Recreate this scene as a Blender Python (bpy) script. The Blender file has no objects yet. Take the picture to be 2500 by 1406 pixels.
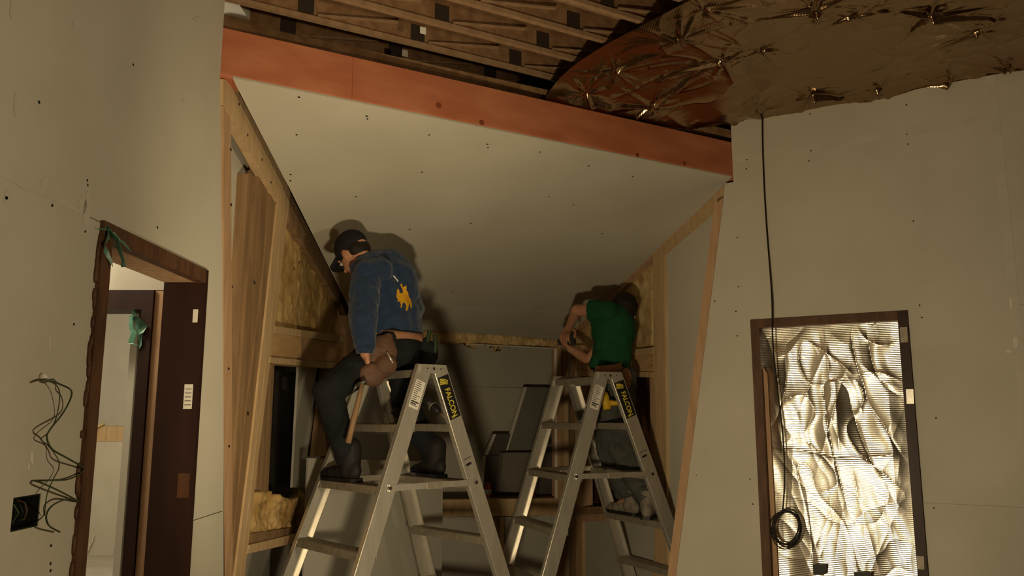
import bpy, bmesh, math, random
import numpy as np
from mathutils import Vector, Matrix, noise
random.seed(7)
S = bpy.context.scene
COL = S.collection
EYE = 1.55
F = 1950.0
PITCH = math.atan(317 / F)

# ---------------------------------------------------------------- camera, world, light, exposure
cd = bpy.data.cameras.new('camera'); cam = bpy.data.objects.new('camera', cd); COL.objects.link(cam)
cd.sensor_width = 36; cd.lens = 36 * F / 2500; cd.clip_start = .02
cam.location = (0, 0, EYE); cam.rotation_euler = (math.pi / 2 + PITCH, 0, 0)
S.camera = cam
S.view_settings.view_transform = 'Standard'; S.view_settings.look = 'None'
S.view_settings.exposure = -0.17; S.view_settings.gamma = 1; S.view_settings.use_curve_mapping = False
w = bpy.data.worlds.new('world'); S.world = w; w.use_nodes = True
w.node_tree.nodes['Background'].inputs[0].default_value = (.30, .22, .13, 1)
w.node_tree.nodes['Background'].inputs[1].default_value = .03

def lamp(name, kind, loc, power, col, target=None, **kw):
    l = bpy.data.lights.new(name, kind); l.energy = power; l.color = col
    for k, v in kw.items(): setattr(l, k, v)
    o = bpy.data.objects.new(name, l); COL.objects.link(o); o.location = loc
    if target is not None:
        o.rotation_euler = (Vector(target) - Vector(loc)).to_track_quat('-Z', 'Y').to_euler()
    return o
WARM = (1.0, .79, .475)
lamp('work_light', 'SPOT', (-.09, 1.62, 1.04), 142, WARM, target=(.6, 5.0, 2.55), spot_size=math.radians(122), spot_blend=.6, shadow_soft_size=.07)
lamp('room_lamp', 'SPOT', (2.0, .45, 1.55), 190, WARM, target=(-1.15, 1.95, 2.0), spot_size=math.radians(86), spot_blend=.85, shadow_soft_size=.10)
lamp('hall_fill_light', 'POINT', (-2.3, 2.98, 2.75), 62, (1, .84, .60), shadow_soft_size=.1)  # added fill, no fixture: brightens the hall behind the left doorway
lamp('far_room_fill_light', 'POINT', (-4.2, 6.6, 2.3), 150, (1, .82, .56), shadow_soft_size=.15)  # unseen light added to brighten the room past the hall

# ---------------------------------------------------------------- projection onto real planes
def ray(x, y):
    dx = (x - 1250) / F; dy = (703 - y) / F
    return Vector((dx, math.cos(PITCH) - dy * math.sin(PITCH), math.sin(PITCH) + dy * math.cos(PITCH)))
def on(x, y, pl):
    p, n = pl; e = Vector((0, 0, EYE)); r = ray(x, y)
    return e + r * ((Vector(p) - e).dot(n) / r.dot(n))
def at(x, y, Y):
    r = ray(x, y); return Vector((0, 0, EYE)) + r * (Y / r.y)
def vec(*a): return Vector(a)

# ---------------------------------------------------------------- materials
MATS = {}
def mat(name, col, rough=.8, metal=0, col2=None, nscale=6, ndetail=4, bump=0, bscale=60, stretch=None, trans=0, sheen=0, ramp=(.35, .65), spec=.3, extra=None, emit=None):
    m = bpy.data.materials.new(name); m.use_nodes = True; nt = m.node_tree; N = nt.nodes; Lk = nt.links
    b = N['Principled BSDF']; b.inputs['Base Color'].default_value = (*col, 1); b.inputs['Roughness'].default_value = rough
    b.inputs['Metallic'].default_value = metal; b.inputs['Specular IOR Level'].default_value = spec
    if trans: b.inputs['Transmission Weight'].default_value = trans
    if sheen: b.inputs['Sheen Weight'].default_value = sheen
    tc = N.new('ShaderNodeTexCoord'); mp = N.new('ShaderNodeMapping'); Lk.new(tc.outputs['Object'], mp.inputs[0])
    if stretch: mp.inputs['Scale'].default_value = stretch
    if col2:
        n = N.new('ShaderNodeTexNoise'); n.inputs['Scale'].default_value = nscale; n.inputs['Detail'].default_value = ndetail
        Lk.new(mp.outputs[0], n.inputs[0])
        r = N.new('ShaderNodeValToRGB'); r.color_ramp.elements[0].position = ramp[0]; r.color_ramp.elements[1].position = ramp[1]
        r.color_ramp.elements[0].color = (*col, 1); r.color_ramp.elements[1].color = (*col2, 1)
        Lk.new(n.outputs[0], r.inputs[0]); Lk.new(r.outputs[0], b.inputs['Base Color'])
        m['_ramp'] = 1
    if bump:
        n2 = N.new('ShaderNodeTexNoise'); n2.inputs['Scale'].default_value = bscale; n2.inputs['Detail'].default_value = 4
        Lk.new(mp.outputs[0], n2.inputs[0])
        bp = N.new('ShaderNodeBump'); bp.inputs['Strength'].default_value = bump; bp.inputs['Distance'].default_value = .01
        Lk.new(n2.outputs[0], bp.inputs['Height']); Lk.new(bp.outputs[0], b.inputs['Normal'])
    MATS[name] = m
    return m
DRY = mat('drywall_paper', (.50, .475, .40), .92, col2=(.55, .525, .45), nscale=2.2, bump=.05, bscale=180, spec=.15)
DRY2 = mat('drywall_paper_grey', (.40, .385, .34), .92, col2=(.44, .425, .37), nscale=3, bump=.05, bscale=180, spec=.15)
MUD = mat('joint_mud', (.505, .48, .405), .9, col2=(.55, .525, .45), nscale=9, spec=.15)
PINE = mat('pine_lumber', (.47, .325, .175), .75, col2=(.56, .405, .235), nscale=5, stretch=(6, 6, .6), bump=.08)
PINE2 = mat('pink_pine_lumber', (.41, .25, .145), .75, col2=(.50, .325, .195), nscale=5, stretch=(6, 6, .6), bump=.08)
PINED = mat('dark_pine_lumber', (.20, .122, .06), .8, col2=(.30, .19, .098), nscale=5, stretch=(5, 5, .5), bump=.08)  # darker brown pine, tone lowered further for the shaded left bay
PLY = mat('plywood', (.44, .27, .12), .8, col2=(.54, .35, .17), nscale=4, stretch=(1, 1, 5), bump=.05)
BROWN = mat('dark_brown_wood', (.075, .030, .014), .6, col2=(.12, .05, .022), nscale=4, stretch=(6, 6, .4), bump=.05)
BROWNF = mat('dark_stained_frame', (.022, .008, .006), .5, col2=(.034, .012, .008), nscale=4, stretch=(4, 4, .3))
CASE = mat('brown_frame_edge', (.075, .034, .018), .6, col2=(.12, .056, .028), nscale=7, stretch=(4, 4, 1))
RED = mat('red_painted_beam', (.40, .130, .062), .65, col2=(.50, .19, .095), nscale=3.2, ndetail=7, stretch=(1, 1, 3), bump=.05)
REDD = mat('red_beam_knot', (.20, .05, .02), .7)
OSB = mat('osb_board', (.17, .09, .042), .85, col2=(.26, .15, .075), nscale=20, ndetail=6, bump=.1)
OSBD = mat('osb_floor', (.16, .10, .05), .85, col2=(.25, .165, .085), nscale=22, ndetail=6)
TRUSS = mat('truss_lumber', (.25, .15, .08), .8, col2=(.32, .205, .115), nscale=6, stretch=(4, 4, 1))
PLATE = mat('nail_plate', (.07, .052, .04), .5, metal=.6)
GLASSF = mat('fiberglass', (.36, .22, .075), 1, col2=(.58, .41, .19), nscale=5, ndetail=6, bump=.3, bscale=35, spec=.05)
GLASSW = mat('fiberglass_pale', (.42, .28, .115), 1, col2=(.66, .50, .27), nscale=8, ndetail=6, bump=.3, bscale=40, spec=.05)
ALU = mat('aluminium', (.70, .67, .60), .34, metal=.75, col2=(.80, .77, .70), nscale=9, stretch=(3, 3, .6), bump=.03)
ALUD = mat('scuffed_aluminium_tread', (.30, .265, .21), .6, metal=.5, col2=(.38, .34, .27), nscale=30)
STEEL = mat('rivet_steel', (.12, .11, .10), .45, metal=.8)
WHITEP = mat('white_paper', (.72, .69, .62), .8)
INK = mat('black_ink', (.015, .013, .012), .7)
BLACKST = mat('black_sticker', (.012, .011, .010), .55)
YEL = mat('yellow_print', (.62, .52, .07), .6)
BLACKP = mat('black_plastic_wrap', (.010, .008, .008), .3, bump=.4, bscale=14, spec=.5)
SKIN = mat('skin', (.42, .20, .12), .6, col2=(.48, .25, .155), nscale=9, spec=.35)
HAIR = mat('dark_hair', (.012, .008, .006), .7)
BLUE = mat('blue_fleece', (.013, .028, .068), .95, col2=(.018, .040, .092), nscale=30, bump=.25, bscale=90, sheen=.2)
GREEN = mat('green_cotton', (.006, .058, .020), .95, col2=(.008, .074, .027), nscale=16, bump=.2, bscale=80)
BLACKT = mat('black_trousers', (.006, .007, .009), .9, col2=(.010, .011, .014), nscale=9, bump=.2)
DENIM = mat('faded_grey_denim', (.048, .050, .047), .95, col2=(.085, .087, .078), nscale=11, bump=.3, bscale=70)
DENIMD = mat('dark_denim', (.022, .030, .036), .95, col2=(.034, .044, .05), nscale=9, bump=.2)
CAPM = mat('black_cap_cloth', (.010, .009, .011), .85)
BOOT = mat('black_boot', (.014, .012, .011), .7)
BOOT2 = mat('dusty_grey_shoe', (.17, .15, .12), .85, col2=(.25, .225, .18), nscale=20)
LEATH = mat('tan_leather', (.28, .135, .075), .7, col2=(.36, .18, .10), nscale=12, bump=.15)
LEATHD = mat('brown_leather_pouch', (.085, .045, .028), .65, col2=(.14, .075, .045), nscale=12, bump=.2)
GOLD = mat('gold_print', (.62, .32, .015), .7)
DYEL = mat('yellow_tool_plastic', (.62, .38, .02), .45)
DBLK = mat('black_tool_plastic', (.014, .013, .012), .5)
RUB = mat('dark_green_rubber', (.018, .035, .015), .6)
HICK = mat('hickory_handle', (.25, .155, .08), .6)
CABLE = mat('black_cable', (.010, .009, .008), .5)
WIREG = mat('green_wire', (.055, .070, .030), .5)
WIREY = mat('yellow_wire', (.60, .50, .20), .5)
GREENP = mat('green_plastic_film', (.16, .40, .29), .25, trans=.45)
CANR = mat('red_can', (.45, .02, .02), .35)
CANW = mat('can_white', (.7, .68, .62), .35)
BOXG = mat('grey_panel', (.20, .19, .165), .5, col2=(.23, .22, .19), nscale=6)
BOXD = mat('dark_grey_panel', (.09, .08, .068), .55, col2=(.12, .108, .09), nscale=6)
CONC = mat('dusty_concrete', (.42, .40, .36), .8, col2=(.50, .48, .43), nscale=3)
SCREW = mat('screw_head', (.02, .018, .015), .6)

def foil_mat(name, col, rough, ribs, strength):
    m = bpy.data.materials.new(name); m.use_nodes = True; N = m.node_tree.nodes; Lk = m.node_tree.links
    b = N['Principled BSDF']; b.inputs['Base Color'].default_value = (*col, 1); b.inputs['Metallic'].default_value = 1; b.inputs['Roughness'].default_value = rough
    tc = N.new('ShaderNodeTexCoord'); wv = N.new('ShaderNodeTexWave'); wv.bands_direction = 'Z' if ribs[0] == 'Z' else 'X'
    wv.inputs['Scale'].default_value = ribs[1]; wv.inputs['Distortion'].default_value = .6; wv.inputs['Detail'].default_value = 1
    Lk.new(tc.outputs['Object'], wv.inputs[0])
    n = N.new('ShaderNodeTexNoise'); n.inputs['Scale'].default_value = 18; n.inputs['Detail'].default_value = 3; Lk.new(tc.outputs['Object'], n.inputs[0])
    b1 = N.new('ShaderNodeBump'); b1.inputs['Strength'].default_value = strength; b1.inputs['Distance'].default_value = .003; Lk.new(wv.outputs[1], b1.inputs['Height'])
    b2 = N.new('ShaderNodeBump'); b2.inputs['Strength'].default_value = .10; b2.inputs['Distance'].default_value = .01; Lk.new(n.outputs[0], b2.inputs['Height']); Lk.new(b1.outputs[0], b2.inputs['Normal'])
    Lk.new(b2.outputs[0], b.inputs['Normal'])
    return m
FOIL = foil_mat('foil_insulation', (.90, .86, .77), .26, ('Z', 34), .20)
FOILC = foil_mat('roof_foil_brown_reflection', (.36, .245, .15), .20, ('X', 30), .08)  # silver foil too; the brown it reflects is put into the base colour

# ---------------------------------------------------------------- mesh helpers
ORG = {}
class MB:
    def __init__(s): s.v = []; s.f = []
    def add(s, v, f):
        k = len(s.v); s.v += [Vector(p) for p in v]; s.f += [[i + k for i in q] for q in f]; return s
    def prism(s, poly, d):
        d = Vector(d); n = len(poly); poly = [Vector(p) for p in poly]
        v = poly + [p + d for p in poly]
        f = [list(range(n)), list(range(2 * n - 1, n - 1, -1))] + [[i, i + n, (i + 1) % n + n, (i + 1) % n] for i in range(n)]
        return s.add(v, f)
    def box(s, c, a, b, d):            # centre, three half-axis vectors
        c, a, b, d = map(Vector, (c, a, b, d))
        p = [c - a - b, c + a - b, c + a + b, c - a + b]
        return s.prism([q - d for q in p], d * 2)
    def bar(s, p, q, wv, tv):          # straight bar p..q with half width vectors
        p, q, wv, tv = map(Vector, (p, q, wv, tv))
        return s.box((p + q) / 2, (q - p) / 2, wv, tv)
    def tube(s, path, r, n=8, closed=False, flat=False):
        path = [Vector(p) for p in path]; m = len(path)
        rr = r if isinstance(r, (list, tuple)) else [r] * m
        up = None; rings = []
        for i in range(m):
            t = (path[(i + 1) % m] - path[i - 1]) if closed else (path[min(i + 1, m - 1)] - path[max(i - 1, 0)])
            if t.length < 1e-9: t = Vector((0, 0, 1))
            t.normalize()
            if up is None: up = Vector((0, 0, 1)) if abs(t.z) < .9 else Vector((1, 0, 0))
            a = t.cross(up)
            if a.length < 1e-6: a = t.orthogonal()
            a.normalize(); b = a.cross(t).normalized(); up = b
            rings.append([path[i] + (a * math.cos(2 * math.pi * j / n) + b * math.sin(2 * math.pi * j / n)) * rr[i] for j in range(n)])
        v = [p for q in rings for p in q]; f = []
        for i in range(m if closed else m - 1):
            i2 = (i + 1) % m
            for j in range(n): f.append([i * n + j, i * n + (j + 1) % n, i2 * n + (j + 1) % n, i2 * n + j])
        if not closed: f += [list(range(n))[::-1], [(m - 1) * n + j for j in range(n)]]
        return s.add(v, f)
    def ell(s, c, ax, n=12, rings=8):   # ellipsoid with three axis vectors
        c = Vector(c); a, b, d = map(Vector, ax); v = [c + d]; f = []
        for i in range(1, rings):
            th = math.pi * i / rings
            for j in range(n):
                ph = 2 * math.pi * j / n
                v.append(c + d * math.cos(th) + (a * math.cos(ph) + b * math.sin(ph)) * math.sin(th))
        v.append(c - d); L = len(v) - 1
        for j in range(n):
            f.append([0, 1 + j, 1 + (j + 1) % n]); f.append([L, L - n + (j + 1) % n, L - n + j])
        for i in range(rings - 2):
            for j in range(n):
                a0 = 1 + i * n + j; b0 = 1 + i * n + (j + 1) % n
                f.append([a0, a0 + n, b0 + n, b0])
        return s.add(v, f)
    def sph(s, c, r, n=12, rings=8): return s.ell(c, ((r, 0, 0), (0, r, 0), (0, 0, r)), n, rings)
    def cap(s, p, q, r0, r1, n=12, flat0=False, flat1=False):
        p = Vector(p); q = Vector(q)
        s.tube([p, q], [r0, r1], n)
        if not flat0: s.sph(p, r0, n, 8)
        if not flat1: s.sph(q, r1, n, 8)
        return s
    def build(s, name, m, parent=None, smooth=False, merge=False):
        o = ORG.get(parent.name, Vector()) if parent is not None else Vector()
        me = bpy.data.meshes.new(name); me.from_pydata([p - o for p in s.v], [], s.f)
        bm = bmesh.new(); bm.from_mesh(me)
        if merge: bmesh.ops.remove_doubles(bm, verts=bm.verts, dist=1e-5)
        bmesh.ops.recalc_face_normals(bm, faces=bm.faces); bm.to_mesh(me); bm.free()
        me.materials.append(m)
        if smooth:
            for p in me.polygons: p.use_smooth = True
        ob = bpy.data.objects.new(name, me); COL.objects.link(ob)
        if parent is not None: ob.parent = parent; ORG[ob.name] = o
        return ob
def thing(name, label, cat, loc=(0, 0, 0), group=None):
    o = bpy.data.objects.new(name, None); COL.objects.link(o); o.location = loc; o.empty_display_size = .1
    ORG[o.name] = Vector(loc); o['label'] = label; o['category'] = cat
    if group: o['group'] = group
    return o
def struct(name, loc=(0, 0, 0), label=None):
    o = bpy.data.objects.new(name, None); COL.objects.link(o); o.location = loc; ORG[o.name] = Vector(loc); o['kind'] = 'structure'
    if label: o['label'] = label
    return o
def tag(o, label, cat, group=None):
    o['label'] = label; o['category'] = cat
    if group: o['group'] = group
    return o
def pieces(parent, name, m, polys, d):
    r = []
    for p in polys: r.append(MB().prism(p, d).build(name, m, parent))
    return r
def P(pl, *pix): return [on(x, y, pl) for x, y in pix]
def down(pl, a, b, z=0.0):           # line through pixels a->b on the plane, carried on to height z
    p = on(*a, pl); q = on(*b, pl); return p + (q - p) * ((z - p.z) / (q.z - p.z))
def fbm(p, o=4): return noise.fractal(Vector(p), 1.0, 2.0, o)

# ---------------------------------------------------------------- main planes of the hexagonal room
XL = -1.15
LP = (vec(XL, 0, 0), vec(1, 0, 0))
A = on(540, 185, LP); R = on(1790, 432, (vec(0, 0, A.z), vec(0, 0, 1)))
ub = (R - A).normalized(); nb = vec(-ub.y, ub.x, 0)            # along the beam, and away behind it
wr = vec(math.sin(math.radians(60)), -math.cos(math.radians(60)), 0); nr = vec(wr.y, -wr.x, 0)  # along right wall; its normal into the room
WP = (R, nr)
pS = on(855, 770, (vec(-1.12, 0, 0), vec(1, 0, 0)))
nS = ub.cross(pS - A).normalized()
if nS.z > 0: nS = -nS                                            # points down into the room
SP = (A, nS)
cS = on(1390, 812, SP)
bd = vec(cS.x - R.x, cS.y - R.y, 0).normalized(); nB = vec(-bd.y, bd.x, 0)
if nB.x > 0: nB = -nB
BP = (R, nB)
c1 = on(1040, 806, SP); c2 = on(1360, 828, SP)
cdir = vec(c2.x - c1.x, c2.y - c1.y, 0).normalized(); nC = vec(cdir.y, -cdir.x, 0)
CP = (c1, nC)
def off(pl, d): return (pl[0] + pl[1] * d, pl[1])
ZT = EYE + 1.70                                                  # underside of trusses
V1 = vec(R.x, R.y, 0) + wr * 2.74
HEX = [vec(XL, A.y, 0), vec(R.x, R.y, 0), V1, vec(V1.x, V1.y - 2.74, 0), vec(R.x, -1.14, 0), vec(XL, .23, 0)]

# ---------------------------------------------------------------- floor and hidden walls of the room
fl = struct('floor')
MB().prism([(-1.33, -2, 0), (4.2, -2, 0), (4.2, 8, 0), (-1.33, 8, 0)], (0, 0, -.1)).build('subfloor_sheet', OSBD, fl)
MB().prism([(-8, -2, 0), (-1.33, -2, 0), (-1.33, 10.5, 0), (-8, 10.5, 0)], (0, 0, -.1)).build('concrete_slab', CONC, fl)
for nm, a, b in (('wall_east', 2, 3), ('wall_south_east', 3, 4), ('wall_south_west', 4, 5)):
    p, q = HEX[a], HEX[b]; d = (q - p).normalized(); o = vec(d.y, -d.x, 0)
    if o.dot(p - vec(.5, 1.5, 0)) < 0: o = -o
    ws = struct(nm)
    for k in range(2):
        z0, z1 = (0, 2.09) if k == 0 else (2.093, 3.25)
        MB().prism([p + vec(0, 0, z0), q + vec(0, 0, z0), q + vec(0, 0, z1), p + vec(0, 0, z1)], o * .05).build('drywall_sheet', DRY, ws)

# ---------------------------------------------------------------- left wall with its door hole
SEAM = EYE + .540
Y0, Y1 = 2.172, 2.945
HEAD = EYE + .545
wl = struct('wall_left', (XL, 1, 0))
T = vec(-.013, 0, 0)
def LQ(y0, z0, y1, z1): return [(XL, y0, z0), (XL, y1, z0), (XL, y1, z1), (XL, y0, z1)]
bx = [on(33, 1215, LP), on(100, 1210, LP), on(98, 1287, LP), on(31, 1298, LP)]
by0, by1, bz0, bz1 = bx[0].y, bx[1].y, bx[3].z, bx[0].z
m = MB()
for q in ((.23, 0, by0, SEAM - .002), (by1, 0, Y0 + .005, SEAM - .002), (by0, 0, by1, bz0), (by0, bz1, by1, SEAM - .002)): m.prism(LQ(*q), T)
m.build('drywall_sheet', DRY, wl)
e1 = (540, 185); e2 = (548, 1400)
ya = lambda z: A.y + (down(LP, e1, e2).y - A.y) * ((A.z - z) / A.z)
MB().prism([(XL, .23, SEAM + .001), (XL, 2.62, SEAM + .001), (XL, 2.62, 3.43), (XL, .23, 3.43)], T).build('drywall_sheet', DRY, wl)
MB().prism([(XL, 2.62, HEAD), (XL, ya(HEAD), HEAD), (XL, A.y - .01, A.z - .02), (XL, A.y - .01, 3.43), (XL, 2.62, 3.43)], T).build('drywall_sheet', DRY, wl)
zs = on(500, 1261, LP).z
MB().prism([(XL, Y1 - .01, zs + .001), (XL, ya(zs), zs + .001), (XL, ya(HEAD), HEAD), (XL, Y1 - .01, HEAD)], T).build('drywall_sheet', DRY, wl)
MB().prism([(XL, Y1 - .01, 0), (XL, ya(0), 0), (XL, ya(zs), zs - .002), (XL, Y1 - .01, zs - .002)], T).build('drywall_sheet', DRY, wl)
# taped seam and dabs of mud
m = MB(); p0 = on(0, 432, LP); p1 = on(212, 522, LP)
strip = [(XL + .001, p0.y - .5, SEAM + .022), (XL + .001, p1.y - .12, SEAM + .016), (XL + .001, p1.y, SEAM + .002), (XL + .001, p1.y, SEAM - .004), (XL + .001, p0.y - .5, SEAM - .006)]
m.prism(strip, (-.0012, 0, 0)).build('mud_strip', MUD, wl)
for i, (x, y, a, b) in enumerate([(212, 505, .018, .05), (60, 452, .05, .012), (18, 480, .012, .016), (125, 460, .05, .02)]):
    c = on(x, y, LP); poly = []
    for k in range(14):
        t = 2 * math.pi * k / 14; r = 1 + .35 * noise.noise((i * 3.1, math.cos(t), math.sin(t)))
        poly.append((XL + .0012, c.y + a * r * math.cos(t), c.z + b * r * math.sin(t)))
    MB().prism(poly, (-.001, 0, 0)).build('mud_dab', MUD, wl)
def screws(parent, pl, pts, r=.0045):
    m = MB(); n = pl[1]
    a = n.orthogonal().normalized(); b = n.cross(a)
    for x, y in pts:
        c = on(x, y, pl); m.prism([c + (a * math.cos(k * 1.047) + b * math.sin(k * 1.047)) * r * random.uniform(.7, 1.2) - n * .001 for k in range(6)], n * .002)
    o = m.build('screw_heads', SCREW, parent); o['kind'] = 'stuff'; return o
screws(wl, LP, [(213, 440), (214, 452), (220, 480), (218, 508), (208, 565), (180, 792), (325, 158), (384, 555), (124, 1332), (123, 1375), (123, 1393), (127, 502), (95, 250)])

# electrical box with wires, loose wires
bo = thing('outlet_box', 'dark electrical box recessed in a square cut in the left drywall', 'outlet box', (XL, (by0 + by1) / 2, bz0))
m = MB(); t = .003
for q in ((by0, bz0, by0 + t, bz1), (by1 - t, bz0, by1, bz1), (by0, bz0, by1, bz0 + t), (by0, bz1 - t, by1, bz1)):
    m.prism([(XL - .002, q[0], q[1]), (XL - .002, q[2], q[1]), (XL - .002, q[2], q[3]), (XL - .002, q[0], q[3])], (-.055, 0, 0))
m.prism([(XL - .055, by0, bz0), (XL - .055, by1, bz0), (XL - .055, by1, bz1), (XL - .055, by0, bz1)], (-.004, 0, 0))
m.build('box_shell', DBLK, bo)
for k in range(3):
    yc = by0 + (by1 - by0) * (.3 + .2 * k)
    MB().tube([(XL - .05, yc, bz0 + .012), (XL - .02, yc + .008, bz0 + .02), (XL - .012, yc + .012 - .006 * k, (bz0 + bz1) / 2), (XL - .02, yc + .004, bz1 - .02), (XL - .05, yc, bz1 - .01)], .0024, 6).build('wire_end', (WIREG, CABLE, LEATHD)[k], bo, True)
def crop(u, v): return (u / 1.398, 400 + v / 1.398)
def smooth_path(pts, n=6):
    pts = [Vector(p) for p in pts]; out = []
    for i in range(len(pts) - 1):
        p0, p1, p2, p3 = pts[max(i - 1, 0)], pts[i], pts[i + 1], pts[min(i + 2, len(pts) - 1)]
        for k in range(n):
            t = k / n; out.append(.5 * ((2 * p1) + (p2 - p0) * t + (2 * p0 - 5 * p1 + 4 * p2 - p3) * t * t + (3 * p1 - p0 - 3 * p2 + p3) * t ** 3))
    out.append(pts[-1]); return out
def wallpath(pl, uv, d0, amp): return smooth_path([on(*crop(*q), off(pl, d0 + amp * math.sin(i * 1.1) ** 2)) for i, q in enumerate(uv)])
wb = thing('electrical_wire', 'loose looping dark green wires poking out of the left wall beside the doorway', 'wire', on(100, 925, LP))
MB().tube(wallpath(LP, [(134, 738), (150, 746), (178, 735), (196, 748), (240, 770), (241, 800), (215, 850), (172, 905), (160, 935), (180, 975), (240, 1010), (287, 1042), (240, 1074), (180, 1080), (118, 1081)], .006, .05), .0022, 6).build('wire_strand', WIREG, wb, True)
MB().tube(wallpath(LP, [(136, 736), (188, 752), (204, 790), (192, 865), (166, 915), (140, 940), (165, 962), (198, 1008), (200, 1040), (182, 1076), (160, 1130), (152, 1200)], .008, .03), .0014, 6).build('wire_strand', WIREG, wb, True)
MB().tube(wallpath(LP, [(118, 1081), (150, 1092), (210, 1120), (268, 1152), (235, 1142), (180, 1165), (158, 1200), (168, 1235), (204, 1256)], .006, .045), .0022, 6).build('wire_strand', WIREG, wb, True)
c = on(*crop(136, 730), LP); MB().ell(c + vec(.008, 0, 0), ((.01, 0, 0), (0, .008, 0), (0, 0, .012))).build('wire_nut', WHITEP, wb, True)

# ---------------------------------------------------------------- left doorway
D1 = struct('door_1', (XL, 2.5, 0))
XJ = XL - .175
MB().prism([(XL + .012, Y0, 0), (XL + .012, Y0 + .055, 0), (XL + .012, Y0 + .055, HEAD), (XL + .012, Y0, HEAD)], (-.19, 0, 0)).build('side_jamb', CASE, D1)
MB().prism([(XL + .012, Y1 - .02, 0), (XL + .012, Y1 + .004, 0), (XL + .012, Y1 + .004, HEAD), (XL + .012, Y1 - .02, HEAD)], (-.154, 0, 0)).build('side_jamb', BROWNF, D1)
MB().prism([(XL + .012, Y0 + .0555, HEAD - .05), (XL + .012, Y1 - .0205, HEAD - .05), (XL + .012, Y1 - .0205, HEAD), (XL + .012, Y0 + .0555, HEAD)], (-.035, 0, 0)).build('head_jamb', CASE, D1)
MB().prism([(XL - .0235, Y0 + .056, HEAD - .048), (XL - .0235, Y1 - .021, HEAD - .048), (XL - .0235, Y1 - .021, HEAD), (XL - .0235, Y0 + .056, HEAD)], (-.12, 0, 0)).build('head_soffit', PINE2, D1)
yj = Y1 - .0205
def jq(x0, x1, z0, z1): return [(x0, yj, z0), (x1, yj, z0), (x1, yj, z1), (x0, yj, z1)]
JP = (vec(0, yj, 0), vec(0, -1, 0))
def jz(y): return on(470, y, JP).z
xs = on(463, 1000, JP).x
for y0, y1, xa, xb, mm in ((998, 938, 447, 468, WHITEP), (787, 755, 470, 482, WHITEP)):
    a = on(xa, y0, JP).x; b = on(xb, y0, JP).x
    MB().prism(jq(a, b, jz(y0), jz(y1)), (0, -.001, 0)).build('paper_label', mm, D1)
    for k in range(5):
        za = jz(y0) + (jz(y1) - jz(y0)) * (.15 + .16 * k)
        if mm is WHITEP and y0 == 998:
            MB().prism([(a + .004, yj - .0012, za), (b - .004, yj - .0012, za), (b - .004, yj - .0012, za + .0022), (a + .004, yj - .0012, za + .0022)], (0, -.0006, 0)).build('printed_line', INK, D1)
a = on(433, 1190, JP).x; b = on(462, 1190, JP).x
MB().prism(jq(a, b, jz(1215), jz(1155)), (0, -.0015, 0)).build('strike_plate', BROWN, D1)
# ragged foam along the near jamb
m = MB()
for k in range(60):
    z = random.uniform(.05, 2.06)
    m.ell((XL + .004, Y0 - .004 + random.uniform(-.006, .003), z), ((.006, 0, 0), (0, random.uniform(.003, .008), 0), (0, 0, random.uniform(.008, .03))), 6, 4)
o = m.build('foam_bead', CASE, D1, True); o['kind'] = 'stuff'
def scrap(name, label, c, m_, s, seed):
    random.seed(seed); mb = MB()
    for k in range(4):
        d = Vector((random.uniform(-.2, .3), random.uniform(-1, 1), random.uniform(-1.4, .2))); d.normalize()
        p = Vector(c); wv = Vector((random.random(), random.random(), random.random())).cross(d).normalized()
        vv = []
        n = 6
        for i in range(n):
            ww = s * .16 * (1 - .5 * i / n) * random.uniform(.6, 1.2)
            vv += [p - wv * ww, p + wv * ww]; p = p + d * s / n + Vector((random.uniform(-.15, .15), random.uniform(-.15, .15), random.uniform(-.15, .1))) * s
            wv = (wv + Vector((random.uniform(-.5, .5), random.uniform(-.5, .5), random.uniform(-.5, .5)))).normalized()
        mb.add(vv, [[2 * i, 2 * i + 1, 2 * i + 3, 2 * i + 2] for i in range(n - 1)])
    o = mb.build(name, m_); md = o.modifiers.new('s', 'SOLIDIFY'); md.thickness = .0008
    return tag(o, label, 'plastic scrap')
scrap('plastic_scrap', 'torn green plastic film stuck on the top corner of the near left door frame', on(262, 556, off(LP, .014)), GREENP, .10, 3)

# second doorway and rooms beyond
HY = 3.40
D2 = struct('door_2', (-1.6, HY, 0))
HPl = (vec(0, HY, 0), vec(0, -1, 0))
xj0, xj1, xj2 = on(345, 760, HPl).x, on(372, 760, HPl).x, on(396, 760, HPl).x
zt2, zb2 = on(320, 708, HPl).z, on(320, 755, HPl).z
MB().prism([(xj0, HY, 0), (xj1, HY, 0), (xj1, HY, zt2), (xj0, HY, zt2)], (0, .16, 0)).build('side_jamb', BROWNF, D2)
MB().prism([(xj0 - .007, HY + .02, 0), (xj0 - .001, HY + .02, 0), (xj0 - .001, HY + .02, zb2), (xj0 - .007, HY + .02, zb2)], (0, .12, 0)).build('casing_strip', WHITEP, D2)
MB().prism([(-2.55, HY, zb2), (xj0, HY, zb2), (xj0, HY, zt2), (-2.55, HY, zt2)], (0, .16, 0)).build('head_jamb', BROWNF, D2)
MB().prism([(-2.55, HY, 0), (-2.48, HY, 0), (-2.48, HY, zb2), (-2.55, HY, zb2)], (0, .16, 0)).build('side_jamb', BROWNF, D2)
MB().prism([(xj1 + .002, HY + .012, 0), (xj2, HY + .012, 0), (xj2, HY + .012, zt2), (xj1 + .002, HY + .012, zt2)], (0, .09, 0)).build('stud', PINE2, D2)
wh = struct('wall_hall')
MB().prism([(-3.4, HY + .01, zt2 + .002), (-1.345, HY + .01, zt2 + .002), (-1.345, HY + .01, 3.3), (-3.4, HY + .01, 3.3)], (0, .1, 0)).build('drywall_sheet', DRY, wh)
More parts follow.
